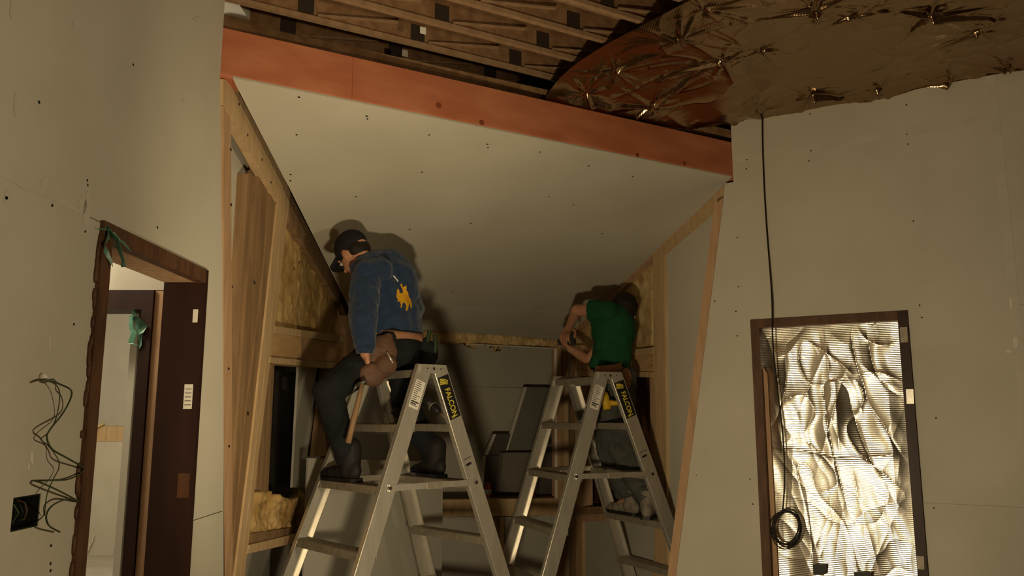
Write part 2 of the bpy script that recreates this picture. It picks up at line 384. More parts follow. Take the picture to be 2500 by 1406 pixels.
MB().prism([(xj2 + .002, HY + .01, 0), (-1.345, HY + .01, 0), (-1.345, HY + .01, zt2), (xj2 + .002, HY + .01, zt2)], (0, .1, 0)).build('drywall_sheet', DRY, wh)
MB().prism([(-3.4, HY + .01, 0), (-2.552, HY + .01, 0), (-2.552, HY + .01, zt2), (-3.4, HY + .01, zt2)], (0, .1, 0)).build('drywall_sheet', DRY, wh)
MB().prism([(-3.4, .4, 0), (-3.4, HY, 0), (-3.4, HY, 3.3), (-3.4, .4, 3.3)], (-.05, 0, 0)).build('drywall_sheet', DRY, wh)
MB().prism([(-3.4, .4, 0), (-1.17, .4, 0), (-1.17, .4, 3.3), (-3.4, .4, 3.3)], (0, -.05, 0)).build('drywall_sheet', DRY, wh)
MB().prism([(-3.4, .4, 3.3), (-1.17, .4, 3.3), (-1.17, HY + .1, 3.3), (-3.4, HY + .1, 3.3)], (0, 0, .05)).build('drywall_sheet', DRY, wh)
FY = 9.5
wf = struct('wall_far')
zl = on(270, 1078, (vec(0, FY, 0), vec(0, 1, 0))).z; zl2 = on(270, 1040, (vec(0, FY, 0), vec(0, 1, 0))).z
MB().prism([(-7.5, FY, 0), (-1.75, FY, 0), (-1.75, FY, zl), (-7.5, FY, zl)], (0, .05, 0)).build('drywall_sheet', DRY, wf)
MB().prism([(-7.5, FY, zl + .003), (-1.75, FY, zl + .003), (-1.75, FY, zl2), (-7.5, FY, zl2)], (0, .12, 0)).build('plywood_panel', PINE, wf)
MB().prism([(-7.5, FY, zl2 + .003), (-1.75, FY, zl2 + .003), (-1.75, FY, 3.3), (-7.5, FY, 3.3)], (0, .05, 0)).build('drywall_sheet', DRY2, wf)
MB().prism([(-7.5, HY + .1, 0), (-7.5, FY, 0), (-7.5, FY, 3.3), (-7.5, HY + .1, 3.3)], (-.05, 0, 0)).build('drywall_sheet', DRY, wf)
MB().prism([(-1.7, HY + .15, 0), (-1.7, FY, 0), (-1.7, FY, 3.3), (-1.7, HY + .15, 3.3)], (.03, 0, 0)).build('drywall_sheet', DRY, wf)
MB().prism([(-7.5, HY + .1, 3.3), (-1.7, HY + .1, 3.3), (-1.7, FY, 3.3), (-7.5, FY, 3.3)], (0, 0, .05)).build('drywall_sheet', DRY, wf)
FPl = (vec(0, FY - .03, 0), vec(0, 1, 0))
o = MB().tube(smooth_path([on(x, y, FPl) for x, y in ((215, 1080), (222, 1062), (235, 1045), (248, 1037), (254, 1034))]), .012, 6).build('electrical_wire', WIREY, None, True)
tag(o, 'yellow wire curling over the plywood strip in the far room', 'wire')
o = MB().tube(smooth_path([on(x, y, FPl) for x, y in ((228, 1305), (226, 1320), (218, 1335), (215, 1345))]), .008, 6).build('electrical_wire', CANW, None, True)
tag(o, 'short pale wire hanging low on the far room wall', 'wire')
scrap('plastic_scrap', 'torn green plastic film hanging from the inner door frame in the hall', at(322, 770, HY - .02), GREENP, .15, 12)

# ---------------------------------------------------------------- right wall with its door hole
wrt = struct('wall_right', tuple(R.xyz * vec(1, 1, 0)) if False else (R.x, R.y, 0))
def wq(t, z): return vec(R.x, R.y, 0) + wr * t + vec(0, 0, z)
def wt(x, y): return (on(x, y, WP) - R).dot(wr)
t0, t1 = wt(1833, 782), wt(2215, 760)
HD2 = EYE + .521
TOPR = EYE + 1.655
tl = lambda z: (lambda p, q: (p + (q - p) * ((z - p.z) / (q.z - p.z)) - R).dot(wr))(on(1765, 490, WP), on(1664, 1290, WP))
ztop = R.z - .03
z_s1 = on(2000, 358, WP).z; z_s2 = on(2350, 752, WP).z; z_s3 = on(2380, 1233, WP).z
d = -nr * .013
def WPOLY(*tz): return [wq(t, z) for t, z in tz]
te = 2.74
g = .0004
pieces(wrt, 'drywall_sheet', DRY, [
    WPOLY((0.0, z_s1 + g), (te, z_s1 + g), (te, TOPR), (0.0, TOPR)),
    WPOLY((tl(HD2), HD2), (t0, HD2), (1.28, HD2), (1.28, z_s1 - g), (0.0, z_s1 - g), (0, ztop), (tl(ztop), ztop)),
    WPOLY((1.28, z_s2 + g), (te, z_s2 + g), (te, z_s1 - g), (1.28, z_s1 - g)),
    WPOLY((tl(0), 0), (t0 + .01, 0), (t0 + .01, HD2), (tl(HD2), HD2)),
    WPOLY((t1 - .01, z_s3 + g), (te, z_s3 + g), (te, z_s2 - g), (1.28, z_s2 - g), (1.28, HD2), (t1 - .01, HD2)),
    WPOLY((t1 - .01, 0), (te, 0), (te, z_s3 - g), (t1 - .01, z_s3 - g))], d)
# joint tape and mud
tj = wt(2462, 600)
MB().prism(WPOLY((tj - .02, 0), (tj + .02, 0), (tj + .02, TOPR), (tj - .02, TOPR)), nr * .001).build('mud_strip', MUD, wrt)
MB().prism(WPOLY((.02, z_s1 - .02), (te, z_s1 - .02), (te, z_s1 + .025), (.02, z_s1 + .025)), nr * .0008).build('mud_strip', MUD, wrt)
screws(wrt, WP, [(1977, 278), (1980, 368), (1975, 393), (2213, 256), (2214, 328), (2216, 352), (1823, 390), (1822, 412), (2245, 745), (2250, 775), (2285, 1020), (2280, 1240), (1800, 580), (1803, 700), (2230, 540), (1745, 735), (1800, 820), (1797, 760), (1700, 1160), (1831, 1170), (1838, 1230)])

WMUD = mat('white_plaster', (.66, .63, .56), .9, spec=.15)
def dab(parent, pl, x, y, rx, ry, m_, seed):
    c = on(x, y, pl); poly = []
    for k in range(12):
        t = 2 * math.pi * k / 12; r = 1 + .5 * noise.noise((seed * 2.7, math.cos(t), math.sin(t)))
        poly.append(on(x + rx * r * math.cos(t), y + ry * r * math.sin(t), off(pl, .0012)))
    MB().prism(poly, -pl[1] * .001).build('mud_dab', m_, parent)
for i, q in enumerate(((2479, 836, 6, 13), (2463, 858, 6, 4), (2468, 740, 3, 14))): dab(wrt, WP, *q, WMUD, i)
for i, q in enumerate(((122, 842, 1.6, 22), (78, 1118, 4, 14), (70, 1140, 2, 9), (16, 484, 4, 5), (28, 26, 4, 24), (180, 60, 3, 10), (38, 250, 4, 30), (448, 250, 5, 13), (480, 48, 10, 8), (202, 503, 10, 20))): dab(wl, LP, *q, WMUD if i < 4 else MUD, i + 5)

# doorway 3: dark frame with foil stapled across
D3 = struct('door_3', (R.x, R.y, 0))
fw = .045
def wbar(name, m_, t_a, z_a, t_b, z_b, t_c, z_c, t_d, z_d, front=.016, back=.10):
    q = [wq(t_a, z_a) + nr * front, wq(t_b, z_b) + nr * front, wq(t_c, z_c) + nr * front, wq(t_d, z_d) + nr * front]
    return MB().prism(q, -nr * (front + back)).build(name, m_, D3)
lj = wbar('side_jamb', CASE, t0, 0, t0 + fw, 0, t0 + fw, HD2, t0, HD2)
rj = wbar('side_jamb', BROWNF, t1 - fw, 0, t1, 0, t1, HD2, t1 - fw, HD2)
hj = wbar('head_jamb', CASE, t0 + fw, HD2 - fw, t1 - fw, HD2 - fw, t1 - fw, HD2, t0 + fw, HD2)
for (x, y, h, mm) in ((2207, 818, .075, ALUD), (2222, 968, .07, ALU), (2247, 1372, .06, ALUD)):
    tt = wt(x, y); z = on(x, y, WP).z
    MB().prism([wq(tt - .016, z - h / 2) + nr * .016, wq(tt + .016, z - h / 2) + nr * .016, wq(tt + .018, z + h / 2) + nr * .016, wq(tt - .015, z + h / 2) + nr * .016], nr * .003).build('tape_patch', mm, D3)

def foil_grid(name, m_, f, nu, nv, keep=None):
    vs = [f(i / nu, j / nv) for j in range(nv + 1) for i in range(nu + 1)]
    fs = [[j * (nu + 1) + i, j * (nu + 1) + i + 1, (j + 1) * (nu + 1) + i + 1, (j + 1) * (nu + 1) + i] for j in range(nv) for i in range(nu)]
    return MB().add(vs, fs)
tA, tB = t0 + fw - .004, t1 - fw + .004
zB0, zB1 = 0.0, HD2 - fw + .006
creases = [(random.uniform(tA, tB), random.uniform(.3, 2.0), random.uniform(-.5, .5), random.uniform(.10, .32), random.uniform(.006, .016)) for _ in range(26)]
def door_foil(u, v):
    t = tA + (tB - tA) * u; z = zB0 + (zB1 - zB0) * v
    h = .022 * fbm((t * 2.6, z * 1.3, 1.3), 2)
    edge = min(1, min(u, 1 - u) * 9, (1 - v) * 14)
    q = fbm((t * 4.2 + 4 + .8 * z, z * 2.0, 7.1), 2); h += .016 * (1 - abs(q) * 2.2)
    q = fbm((t * 9 + 2.5 * z, z * 3.5 - 2 * t, 3.7), 2); h += .0035 * (1 - abs(q) * 2)
    q = noise.noise((t * 5 + .6 * z + 2, z * 2.4, 5.)); h -= .007 * math.exp(-abs(q) * 16)
    q = noise.noise((t * 3 - z + 8, z * 4 + t * 2, 1.)); h += .006 * math.exp(-abs(q) * 18)
    for ct, cz, sl, ln, am in creases:
        dz = (z - cz) / ln
        if abs(dz) < 1.6:
            x = (t - ct - sl * (z - cz)) / .03
            h += am * math.exp(-dz * dz * 2) * math.exp(-abs(x) * 1.1)
    x = (z - 1.37 - .02 * math.sin(t * 9)) / .022; h += .012 * math.exp(-abs(x))
    h *= .75 - .45 / (1 + math.exp((z - 1.36) * 12))
    return wq(t, z) - nr * (.062 - h * edge)
ff = thing('foil_sheet', 'crumpled silver foil insulation stapled across the brown right-hand doorway', 'insulation', wq((t0 + t1) / 2, 0))
foil_grid('foil', FOIL, door_foil, 170, 380).build('foil_face', FOIL, ff, False)
# white backing fold along the left edge
MB().prism([wq(tA, 0) - nr * .035, wq(tA + .03, 0) - nr * .03, wq(tA + .025, zB1 - .25) - nr * .03, wq(tA, zB1 - .2) - nr * .035], -nr * .004).build('folded_edge', PINE2, ff)
MB().tube([wq(wt(2128 + 9 * math.cos(k * .52), 785), on(2128, 785 + 8 * math.sin(k * .52), WP).z) - nr * .02 for k in range(7)], .0015, 6).build('staple_loop', CABLE, ff)
for i, (x0, y0, x1, y1) in enumerate(((1984, 1378, 2018, 1402), (2084, 1397, 2128, 1420))):
    q = [on(x, y, off(WP, -.008)) for x, y in ((x0, y0), (x1, y0 - 1), (x1 - 2, y1), (x0 + 3, y1 + 2))]
    mb = MB().prism(q, -nr * .012)
    o = mb.build('rubber_block', DBLK)
    tag(o, ('small black block on the lower foil, beneath the coiled cable', 'small black block at the bottom middle of the foil doorway')[i], 'block')

# hanging cable with coil
ca = thing('cable', 'thin black cable hanging down the right wall, its slack coiled over the foil doorway', 'cable', on(1860, 290, WP))
pts = [(1861, 288), (1862, 360), (1866, 460), (1872, 560), (1880, 660), (1885, 740), (1886, 820), (1892, 900), (1903, 990), (1911, 1060), (1915, 1130), (1915, 1190), (1911, 1248)]
MB().tube(smooth_path([on(x, y, off(WP, .014 + .012 * (y > 700) + .006 * math.sin(y * .01))) for x, y in pts], 4), .0042, 8).build('cable_run', CABLE, ca, True)
random.seed(5)
for k in range(6):
    cx, cy = 1919 + random.uniform(-4, 4), 1291 + random.uniform(-3, 5); rx, ry = random.uniform(27, 38), random.uniform(38, 47); ph = random.uniform(-.3, .3)
    MB().tube([on(cx + rx * math.cos(a) * math.cos(ph) - ry * math.sin(a) * math.sin(ph), cy + rx * math.cos(a) * math.sin(ph) + ry * math.sin(a) * math.cos(ph), off(WP, .022 + .004 * k + .005 * math.sin(2 * a + k))) for a in [2 * math.pi * i / 40 for i in range(40)]], .0038, 6, closed=True).build('coil_loop', CABLE, ca, True)

# ---------------------------------------------------------------- red beam
bm_ = struct('beam', tuple(A), 'red painted laminated beam spanning between the two drywall corners')
BH = .205
L = (R - A).length
def bq(s, z, b=0): return A + ub * s + vec(0, 0, z) + nb * b
BPl = (A, -nb)
s1 = (on(860, 200, BPl) - A).dot(ub); s2 = (on(1681, 380, BPl) - A).dot(ub)
for i, (sa, sb) in enumerate(((-.03, s1), (s1 + .0012, s2), (s2 + .0012, L + .02))):
    prof = [(0, .016), (0, BH - .003), (.003, BH), (.13, BH), (.13, 0), (.014, 0), (.005, .004), (.0015, .009)]
    MB().prism([bq(sa, z_, b_) for b_, z_ in prof], ub * (sb - sa)).build('beam_board', RED, bm_)
for x, y, r in ((908, 194, .013), (1071, 257, .014), (1176, 299, .013), (1556, 378, .011), (1671, 399, .011), (689, 132, .007), (1508, 351, .007), (1384, 310, .008)):
    c = on(x, y, BPl); mb = MB()
    ring = [c + (ub * math.cos(k * .524) * r + vec(0, 0, 1) * math.sin(k * .524) * r) - nb * .0008 for k in range(12)]
    mb.prism(ring, nb * .002); mb.build('bolt_plug', REDD if r > .01 and x not in (908,) else RED, bm_)
m = MB(); m.prism([bq(L + .012, -.012, -.012), bq(L + .035, -.012, -.012), bq(L + .035, .075, -.012), bq(L + .012, .075, -.012)], nb * .08); m.build('end_shim', RED, bm_)

# ---------------------------------------------------------------- roof trusses, deck
dk = struct('roof')
P0 = vec(-1.182, 3.06, ZT)
pit = .229
s_lo, s_hi = -.9, 4.6
for k in range(9):
    c = vec(P0.x, P0.y, 0) - nb * (-.30 + k * .62)
    MB().prism([c + ub * s_lo + vec(0, 0, ZT + .155), c + ub * s_hi + vec(0, 0, ZT + .155), c + ub * s_hi - nb * .616 + vec(0, 0, ZT + .155), c + ub * s_lo - nb * .616 + vec(0, 0, ZT + .155)], (0, 0, .02)).build('osb_sheet', OSB, dk)
MB().prism([vec(P0.x, P0.y, ZT - .18) + nb * .32 + ub * -.3, vec(P0.x, P0.y, ZT - .18) + nb * .32 + ub * 3.2, vec(P0.x, P0.y, ZT + .155) + nb * .32 + ub * 3.2, vec(P0.x, P0.y, ZT + .155) + nb * .32 + ub * -.3], nb * .02).build('rim_board', OSB, dk)
names = ['behind the red beam', 'directly above the red beam', 'second above the red beam', 'third above the red beam', 'fourth above the red beam', 'fifth above the beam', 'sixth above the beam', 'seventh, overhead']
ENDX = {0: .45, 1: 1.80, 2: 1.72, 3: 1.62, 4: 1.52, 5: 1.5, 6: 1.5, 7: 1.5}
for k in range(-1, 7):
    base = vec(P0.x, P0.y, ZT) - nb * (pit * k)
    tr = thing('roof_joist', 'wooden roof joist with brown web, ' + names[k + 1], 'joist', base, 'roof joists')
    # visible chord ends at the edge of the foil
    e0 = {-1: 1.6, 0: 1.80, 1: 1.93, 2: 2.05, 3: 2.16, 4: 2.28, 5: 2.4, 6: 2.5}[k]
    hx = nb * .013
    MB().bar(base + ub * -.02 + vec(0, 0, .010), base + ub * e0 + vec(0, 0, .010), hx, (0, 0, .010)).build('bottom_chord', TRUSS, tr)
    MB().bar(base + ub * -.02 + vec(0, 0, .142), base + ub * (e0 + .2) + vec(0, 0, .142), nb * .019, (0, 0, .012)).build('top_chord', TRUSS, tr)
    MB().bar(base + ub * 0 + vec(0, 0, .084), base + ub * e0 + vec(0, 0, .084), nb * .005, vec(0, 0, .066)).build('web_panel', OSB, tr)
    pan = .52; q = .33 + .02 * k
    while q < e0 - .08:
        MB().box(base + ub * q + vec(0, 0, .062) - nb * .0075, ub * .034, vec(0, 0, .036), nb * .0015).build('nail_plate', PLATE, tr)
        MB().bar(base + ub * (q + .05) + vec(0, 0, .026) - nb * .008, base + ub * min(q + .42, e0) + vec(0, 0, .088) - nb * .013, nb * .009, vec(0, 0, .004)).build('brace_strip', TRUSS, tr)
        q += pan
for i, (x, y) in enumerate(((1033, 66), (989, 122))):
    c = on(x, y, (vec(0, 0, ZT - .001), vec(0, 0, 1)))
    o = MB().prism([c + ub * -.014 , c + ub * .014, c + ub * .014 - vec(0, 0, .032), c + ub * -.014 - vec(0, 0, .032)], nb * .001).build('paper_tag', WHITEP)
    tag(o, ('white paper tag stapled to the third joist from the beam', 'white paper tag stapled to the second joist from the beam')[i], 'tag')

# ---------------------------------------------------------------- foil under the roof
ZF = ZT - .03
ZFP = (vec(0, 0, ZF), vec(0, 0, 1))
q00 = on(1335, 252, BPl) + nb * .02; q10 = R + nb * .02 + ub * .02; q11 = vec(R.x, R.y, ZF) + wr * 2.73
ea = on(1430, 215, ZFP); eb = on(1658, 76, ZFP); q01 = ea + (eb - ea).normalized() * 2.1
stap = [(1592, 232, 1.0), (1765, 148, 1.3), (1858, 125, .7), (1980, 228, .9), (2270, 30, 1.6), (1995, 20, .9), (1432, 195, .6), (1660, 92, .7), (1500, 165, .6), (2390, 75, .9), (1815, 290, .6), (2140, 210, .8), (2320, 195, .9), (2460, 165, .8), (1470, 270, .5), (2080, 40, .7), (1850, 255, .6), (1640, 300, .6), (1720, 20, .6)]
stp = [(on(x, y, ZFP), a) for x, y, a in stap]
rs = random.Random(11)
stq = []
for c, a in stp:
    fo = []
    for _ in range(rs.randint(8, 12)):
        th = rs.uniform(0, 6.28); fo.append((math.cos(th), math.sin(th), rs.uniform(.06, .26) * (.6 + .4 * a), rs.uniform(.006, .014), rs.uniform(.009, .026)))
    stq.append((c, a, fo))
def roof_foil(u, v):
    p = q00 * (1 - u) * (1 - v) + q10 * u * (1 - v) + q01 * (1 - u) * v + q11 * u * v
    h = .016 * fbm((p.x * 2.2, p.y * 2.2, .3), 2) + .0045 * fbm((p.x * 6, p.y * 6, 4.2), 2)
    q = noise.noise((p.x * 4 + 3, p.y * 4, 9.)); h -= .006 * math.exp(-abs(q) * 14)
    for c, a, folds in stq:
        dx, dy = p.x - c.x, p.y - c.y; r2 = dx * dx + dy * dy
        if r2 < .12:
            r = math.sqrt(r2)
            for cx, sy, ln, w_, am in folds:
                al = dx * cx + dy * sy
                if 0 < al < ln * 1.8:
                    pe = (dy * cx - dx * sy) / (w_ * (.5 + al / ln))
                    if abs(pe) < 3: h -= am * a * math.exp(-pe * pe) * math.exp(-al / ln) * min(1, al / .015)
            h += .012 * math.exp(-r / .04)
            h += .004 * a * math.exp(-r / .09) * noise.noise((p.x * 38, p.y * 38, 2.))
    ed = min(1, u * 8 + .2)
    wall = math.exp(-(1 - u) * 9)
    h = h * ed - wall * (.5 + .5 * noise.noise((v * 9, 3., 1.))) * .024 * abs(math.sin(v * 34 + 3 * math.sin(v * 13))) ** 3
    return vec(p.x, p.y, ZF + max(-.055, min(h, .027)) - .022 * math.exp(-(1 - u) * 20) - .118 * math.exp(-v * 16) * (1 - u ** 6))
rf = thing('foil_sheet', 'large brown-reflecting foil sheet stapled under the roof above the right wall', 'insulation', (1.6, 3.2, ZF))
foil_grid('f', FOILC, roof_foil, 380, 400).build('foil_face', FOILC, rf, True)
MB().tube(smooth_path([on(x, y, (bq(0, 0, .05), -nb)) for x, y in ((1530, 296), (1600, 307), (1680, 316), (1750, 326), (1795, 333))]), [.004 + .014 * (i / 24) for i in range(25)], 8).build('rolled_edge', mat('dusty_film', (.36, .26, .17), .4), rf, True)

# ---------------------------------------------------------------- sloped ceiling
ce = struct('ceiling')
def sq(*pix): return [on(x, y, SP) for x, y in pix]
nd = -nS * .013
y_l = [(552, 175), (1795, 426)]
b1 = [on(848, 742, SP), on(1455, 765, SP)]
MB().prism([on(1788, 432, SP), on(1620, 585, SP) - nB * .03, b1[1], b1[0], on(703, 452, SP), on(693, 434, SP), on(576, 208, SP), on(568, 190, SP)], nd).build('drywall_sheet', DRY, ce)
lo = nS * 0
MB().prism([b1[0] + nS * .001, b1[1] + nS * .001, on(1388, 815, SP) + nS * .001, on(1360, 828, SP) + nS * .001, on(1040, 806, SP) + nS * .001, on(860, 792, SP) + nS * .001], nd).build('drywall_sheet', DRY, ce)
screws(ce, SP, [(730, 237), (895, 283), (897, 290), (724, 329), (1048, 329), (1190, 352), (1191, 360), (710, 426), (709, 441), (869, 480), (1318, 371), (1437, 405), (1545, 431), (1340, 480), (1150, 545), (1000, 560), (1470, 570), (1105, 712), (1400, 500), (1030, 420)], .0055)
# roof boards over the sloped part keep the light out
MB().prism([A + ub * -.3 + vec(0, .1, .25), R + ub * .3 + vec(0, 0, .25), cS + ub * 1.2 + vec(0, 1.3, .25), pS + ub * -.8 + vec(0, 1.3, .25)], (0, 0, .03)).build('osb_sheet', OSB, dk)

# ---------------------------------------------------------------- left stud wall of the bay
DX = vec(-1, 0, 0)
ls = thing('stud_wall', 'pine stud wall with leaning studs and insulation beside the left drywall corner', 'stud wall', (XL, 3.6, 0))
def lp(name, m_, pix, x=0.0, th=.04, zfix=None, bottom=None):
    pl = off(LP, x); poly = P(pl, *pix)
    if bottom: # indices (upper, lower) pairs of edges carried to the floor
        for a, b in bottom:
            p, q = poly[a], poly[b]; poly[b] = p + (q - p) * ((0 - p.z) / (q.z - p.z))
    return MB().prism(poly, DX * th).build(name, m_, ls)
lp('stud', PINE2, [(546, 258), (564, 268), (568, 1400), (546, 1400)], 0, .09, bottom=[(1, 2), (0, 3)])
lp('rafter', PINE, [(545, 193), (571, 203), (692, 432), (690, 484), (679, 492), (545, 250)], .004, .04)
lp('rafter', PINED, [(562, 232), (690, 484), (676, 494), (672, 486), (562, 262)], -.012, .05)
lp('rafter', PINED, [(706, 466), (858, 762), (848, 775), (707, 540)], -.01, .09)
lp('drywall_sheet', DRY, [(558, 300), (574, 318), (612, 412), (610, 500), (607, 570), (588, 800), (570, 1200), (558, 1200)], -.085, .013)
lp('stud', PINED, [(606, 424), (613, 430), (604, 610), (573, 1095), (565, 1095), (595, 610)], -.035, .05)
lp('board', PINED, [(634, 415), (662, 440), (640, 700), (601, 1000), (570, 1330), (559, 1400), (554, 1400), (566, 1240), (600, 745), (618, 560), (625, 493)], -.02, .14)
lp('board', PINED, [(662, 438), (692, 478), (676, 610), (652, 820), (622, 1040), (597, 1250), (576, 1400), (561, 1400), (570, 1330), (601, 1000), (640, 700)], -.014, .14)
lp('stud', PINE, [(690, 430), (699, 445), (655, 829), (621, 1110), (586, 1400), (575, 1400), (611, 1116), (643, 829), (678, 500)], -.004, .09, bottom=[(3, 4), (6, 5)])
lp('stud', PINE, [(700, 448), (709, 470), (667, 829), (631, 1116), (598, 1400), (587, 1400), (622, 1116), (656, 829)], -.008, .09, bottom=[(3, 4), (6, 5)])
lp('block', PINE, [(672, 796), (852, 822), (851, 838), (669, 813)], -.006, .10)
lp('plywood_panel', PLY, [(668, 814), (851, 839), (849, 887), (661, 872)], -.02, .012)
lp('block', PINE2, [(735, 822), (751, 824), (749, 879), (733, 878)], -.017, .003)
lp('header', PINE, [(660, 872), (849, 888), (848, 903), (658, 886)], -.004, .12)
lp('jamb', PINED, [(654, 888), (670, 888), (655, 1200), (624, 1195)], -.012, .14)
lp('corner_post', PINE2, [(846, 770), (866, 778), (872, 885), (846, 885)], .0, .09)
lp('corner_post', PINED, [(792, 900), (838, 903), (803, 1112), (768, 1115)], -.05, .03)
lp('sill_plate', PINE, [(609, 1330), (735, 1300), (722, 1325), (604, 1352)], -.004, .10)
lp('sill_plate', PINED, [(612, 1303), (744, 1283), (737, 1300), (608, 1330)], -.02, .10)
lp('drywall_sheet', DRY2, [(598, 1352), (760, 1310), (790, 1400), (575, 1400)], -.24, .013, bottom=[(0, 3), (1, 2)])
screws(ls, off(LP, .005), [(564, 365), (584, 255), (565, 500), (617, 250), (605, 330), (640, 390), (662, 445), (628, 300), (590, 214), (568, 700), (559, 900), (560, 1090)], .006)
screws(ls, off(LP, -.008), [(672, 652), (622, 690), (640, 850), (606, 1010), (730, 640), (718, 655)], .008)
# sheathing outside, with window gap
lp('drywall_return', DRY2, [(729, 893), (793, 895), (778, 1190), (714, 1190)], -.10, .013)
so = struct('wall_bay_left')
z0w, z1w = .98, 2.02
for q in ((3.02, 0, 3.62, 3.2, .16), (5.35, 0, 5.75, 2.5, .16), (3.62, z1w, 5.35, 3.0, .16), (3.62, 0, 5.35, z0w, .27)):
    x_ = XL - q[4]; MB().prism([(x_, q[0], q[1]), (x_, q[2], q[1]), (x_, q[2], q[3]), (x_, q[0], q[3])], (-.012, 0, 0)).build('osb_sheet', BROWN if q[0] == 3.02 else OSB, so)  # sheet behind the stud gap is coloured dark to give the gap its shade
XB = (vec(XL - .34, 0, 0), vec(1, 0, 0))
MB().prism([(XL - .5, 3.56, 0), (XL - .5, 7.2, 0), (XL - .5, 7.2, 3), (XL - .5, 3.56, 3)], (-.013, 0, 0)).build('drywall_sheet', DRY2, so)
XB = (vec(XL - .17, 0, 0), vec(1, 0, 0))
bp = thing('wrapped_panel', 'tall dark plastic-wrapped panel standing behind the left window opening', 'panel', on(700, 1210, XB) )
q = P(XB, (671, 905), (728, 907), (711, 1215), (664, 1210)); MB().prism(q, (-.04, 0, 0)).build('panel_face', BLACKP, bp)
for (x, y, h) in ((722, 1010, .12), (716, 1070, .06), (712, 1130, .08)):
    c = on(x, y, XB); MB().box(c + vec(.002, 0, 0), (.002, 0, 0), (0, .014, .005), (0, .004, h / 2)).build('torn_label', WHITEP, bp)
c = on(695, 935, XB); MB().prism([c + vec(.003, -.05, -.04), c + vec(.003, .05, -.035), c + vec(.003, .045, .04), c + vec(.003, -.045, .035)], (-.002, 0, 0)).build('film_patch', mat('grey_film', (.05, .045, .042), .35), bp)
o = MB().prism(P(off(LP, -.2), (663, 1042), (673, 1042), (666, 1190), (655, 1188)), (-.004, 0, 0)).build('paper_strip', WHITEP)
tag(o, 'white paper strip standing against the left window jamb', 'paper')

def batt(name, label, poly, nrm, m_, amp=.03, res=.012, seed=0, lift=.0):
    poly = [Vector(p) for p in poly]; n = Vector(nrm).normalized()
    o = poly[0]; a = (poly[1] - poly[0]).normalized(); b = n.cross(a).normalized()
    uv = [((p - o).dot(a), (p - o).dot(b)) for p in poly]
    us = [p[0] for p in uv]; vs = [p[1] for p in uv]
    def inside(x, y):
        r = False; j = len(uv) - 1
        for i in range(len(uv)):
            xi, yi = uv[i]; xj, yj_ = uv[j]
            if (yi > y) != (yj_ > y) and x < (xj - xi) * (y - yi) / (yj_ - yi) + xi: r = not r
            j = i
        return r
    nu = max(4, int((max(us) - min(us)) / res)); nv = max(4, int((max(vs) - min(vs)) / res)); V = []; Fc = []; idx = {}
    def gv(i, j):
        if (i, j) not in idx:
            x = min(us) + (max(us) - min(us)) * i / nu; y = min(vs) + (max(vs) - min(vs)) * j / nv
            p = o + a * x + b * y
            h = amp * (.6 * fbm((x * 7 + seed, y * 7, seed), 4) + .6 * abs(fbm((x * 16, y * 16 + seed, 2.), 3)))
            idx[(i, j)] = len(V); V.append(p + n * (h + lift))
        return idx[(i, j)]
    for i in range(nu):
        for j in range(nv):
            if inside(min(us) + (max(us) - min(us)) * (i + .5) / nu, min(vs) + (max(vs) - min(vs)) * (j + .5) / nv):
                Fc.append([gv(i, j), gv(i + 1, j), gv(i + 1, j + 1), gv(i, j + 1)])
    ob = MB().add(V, Fc).build(name, m_, None, True)
    md = ob.modifiers.new('s', 'SOLIDIFY'); md.thickness = .06; md.offset = 1 if False else -1
    # make sure the thickness goes away from the room
    me = ob.data
    s = sum((p.normal.dot(n) for p in me.polygons))
    if s < 0: me.flip_normals()
    return tag(ob, label, 'insulation')
batt('insulation_batt', 'yellow fiberglass batt filling the triangle under the left rafter', P(off(LP, -.05), (700, 530), (712, 520), (852, 775), (852, 830), (664, 805), (672, 690)), (1, 0, 0), GLASSF, .022, .014, 1.)
batt('insulation_batt', 'torn fiberglass batt slumped under the left window opening', P(off(LP, -.05), (618, 1200), (640, 1197), (672, 1208), (690, 1220), (725, 1212), (752, 1210), (742, 1292), (604, 1315)), (1, 0, 0), GLASSF, .05, .012, 4.)

# ---------------------------------------------------------------- right stud wall of the bay
rsw = thing('stud_wall', 'pine stud wall with doubled posts and a leaning stud beside the right drywall corner', 'stud wall', (R.x - .3, R.y + .8, 0))
def rp(name, m_, pix, x=0.0, th=.04, bottom=None, pl=None, parent=None):
    pl0 = off(pl or BP, x); poly = P(pl0, *pix)
    if bottom:
        for a, b in bottom:
            p, q = poly[a], poly[b]; poly[b] = p + (q - p) * ((0 - p.z) / (q.z - p.z))
    return MB().prism(poly, -pl0[1] * th).build(name, m_, parent or rsw)
rp('rafter', PINE, [(1776, 434), (1772, 478), (1757, 499), (1622, 619), (1616, 588)], .0, .04)
rp('rafter', PINE2, [(1603, 592), (1593, 632), (1506, 718), (1420, 800), (1392, 812)], -.01, .05)
rp('stud', PINE, [(1593, 602), (1607, 590), (1613, 1142), (1614, 1400), (1595, 1400), (1598, 1142)], -.004, .09, bottom=[(1, 3), (5, 4)])
rp('stud', PINE, [(1610, 588), (1620, 578), (1627, 1142), (1631, 1400), (1616, 1400), (1614, 1142)], -.002, .09, bottom=[(1, 3), (5, 4)])
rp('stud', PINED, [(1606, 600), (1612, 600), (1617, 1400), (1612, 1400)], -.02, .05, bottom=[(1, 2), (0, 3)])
rp('drywall_sheet', DRY, [(1620, 600), (1690, 550), (1775, 470), (1690, 1300), (1672, 1400), (1628, 1400), (1624, 1142)], -.022, .013, bottom=[(2, 4), (6, 5)])
rp('stud', PINE2, [(1744, 499), (1766, 482), (1664, 1290), (1644, 1290)], .006, .25, bottom=[(1, 2), (0, 3)], pl=WP)
rp('block', PINE, [(1400, 868), (1593, 848), (1594, 864), (1400, 878)], -.006, .09)
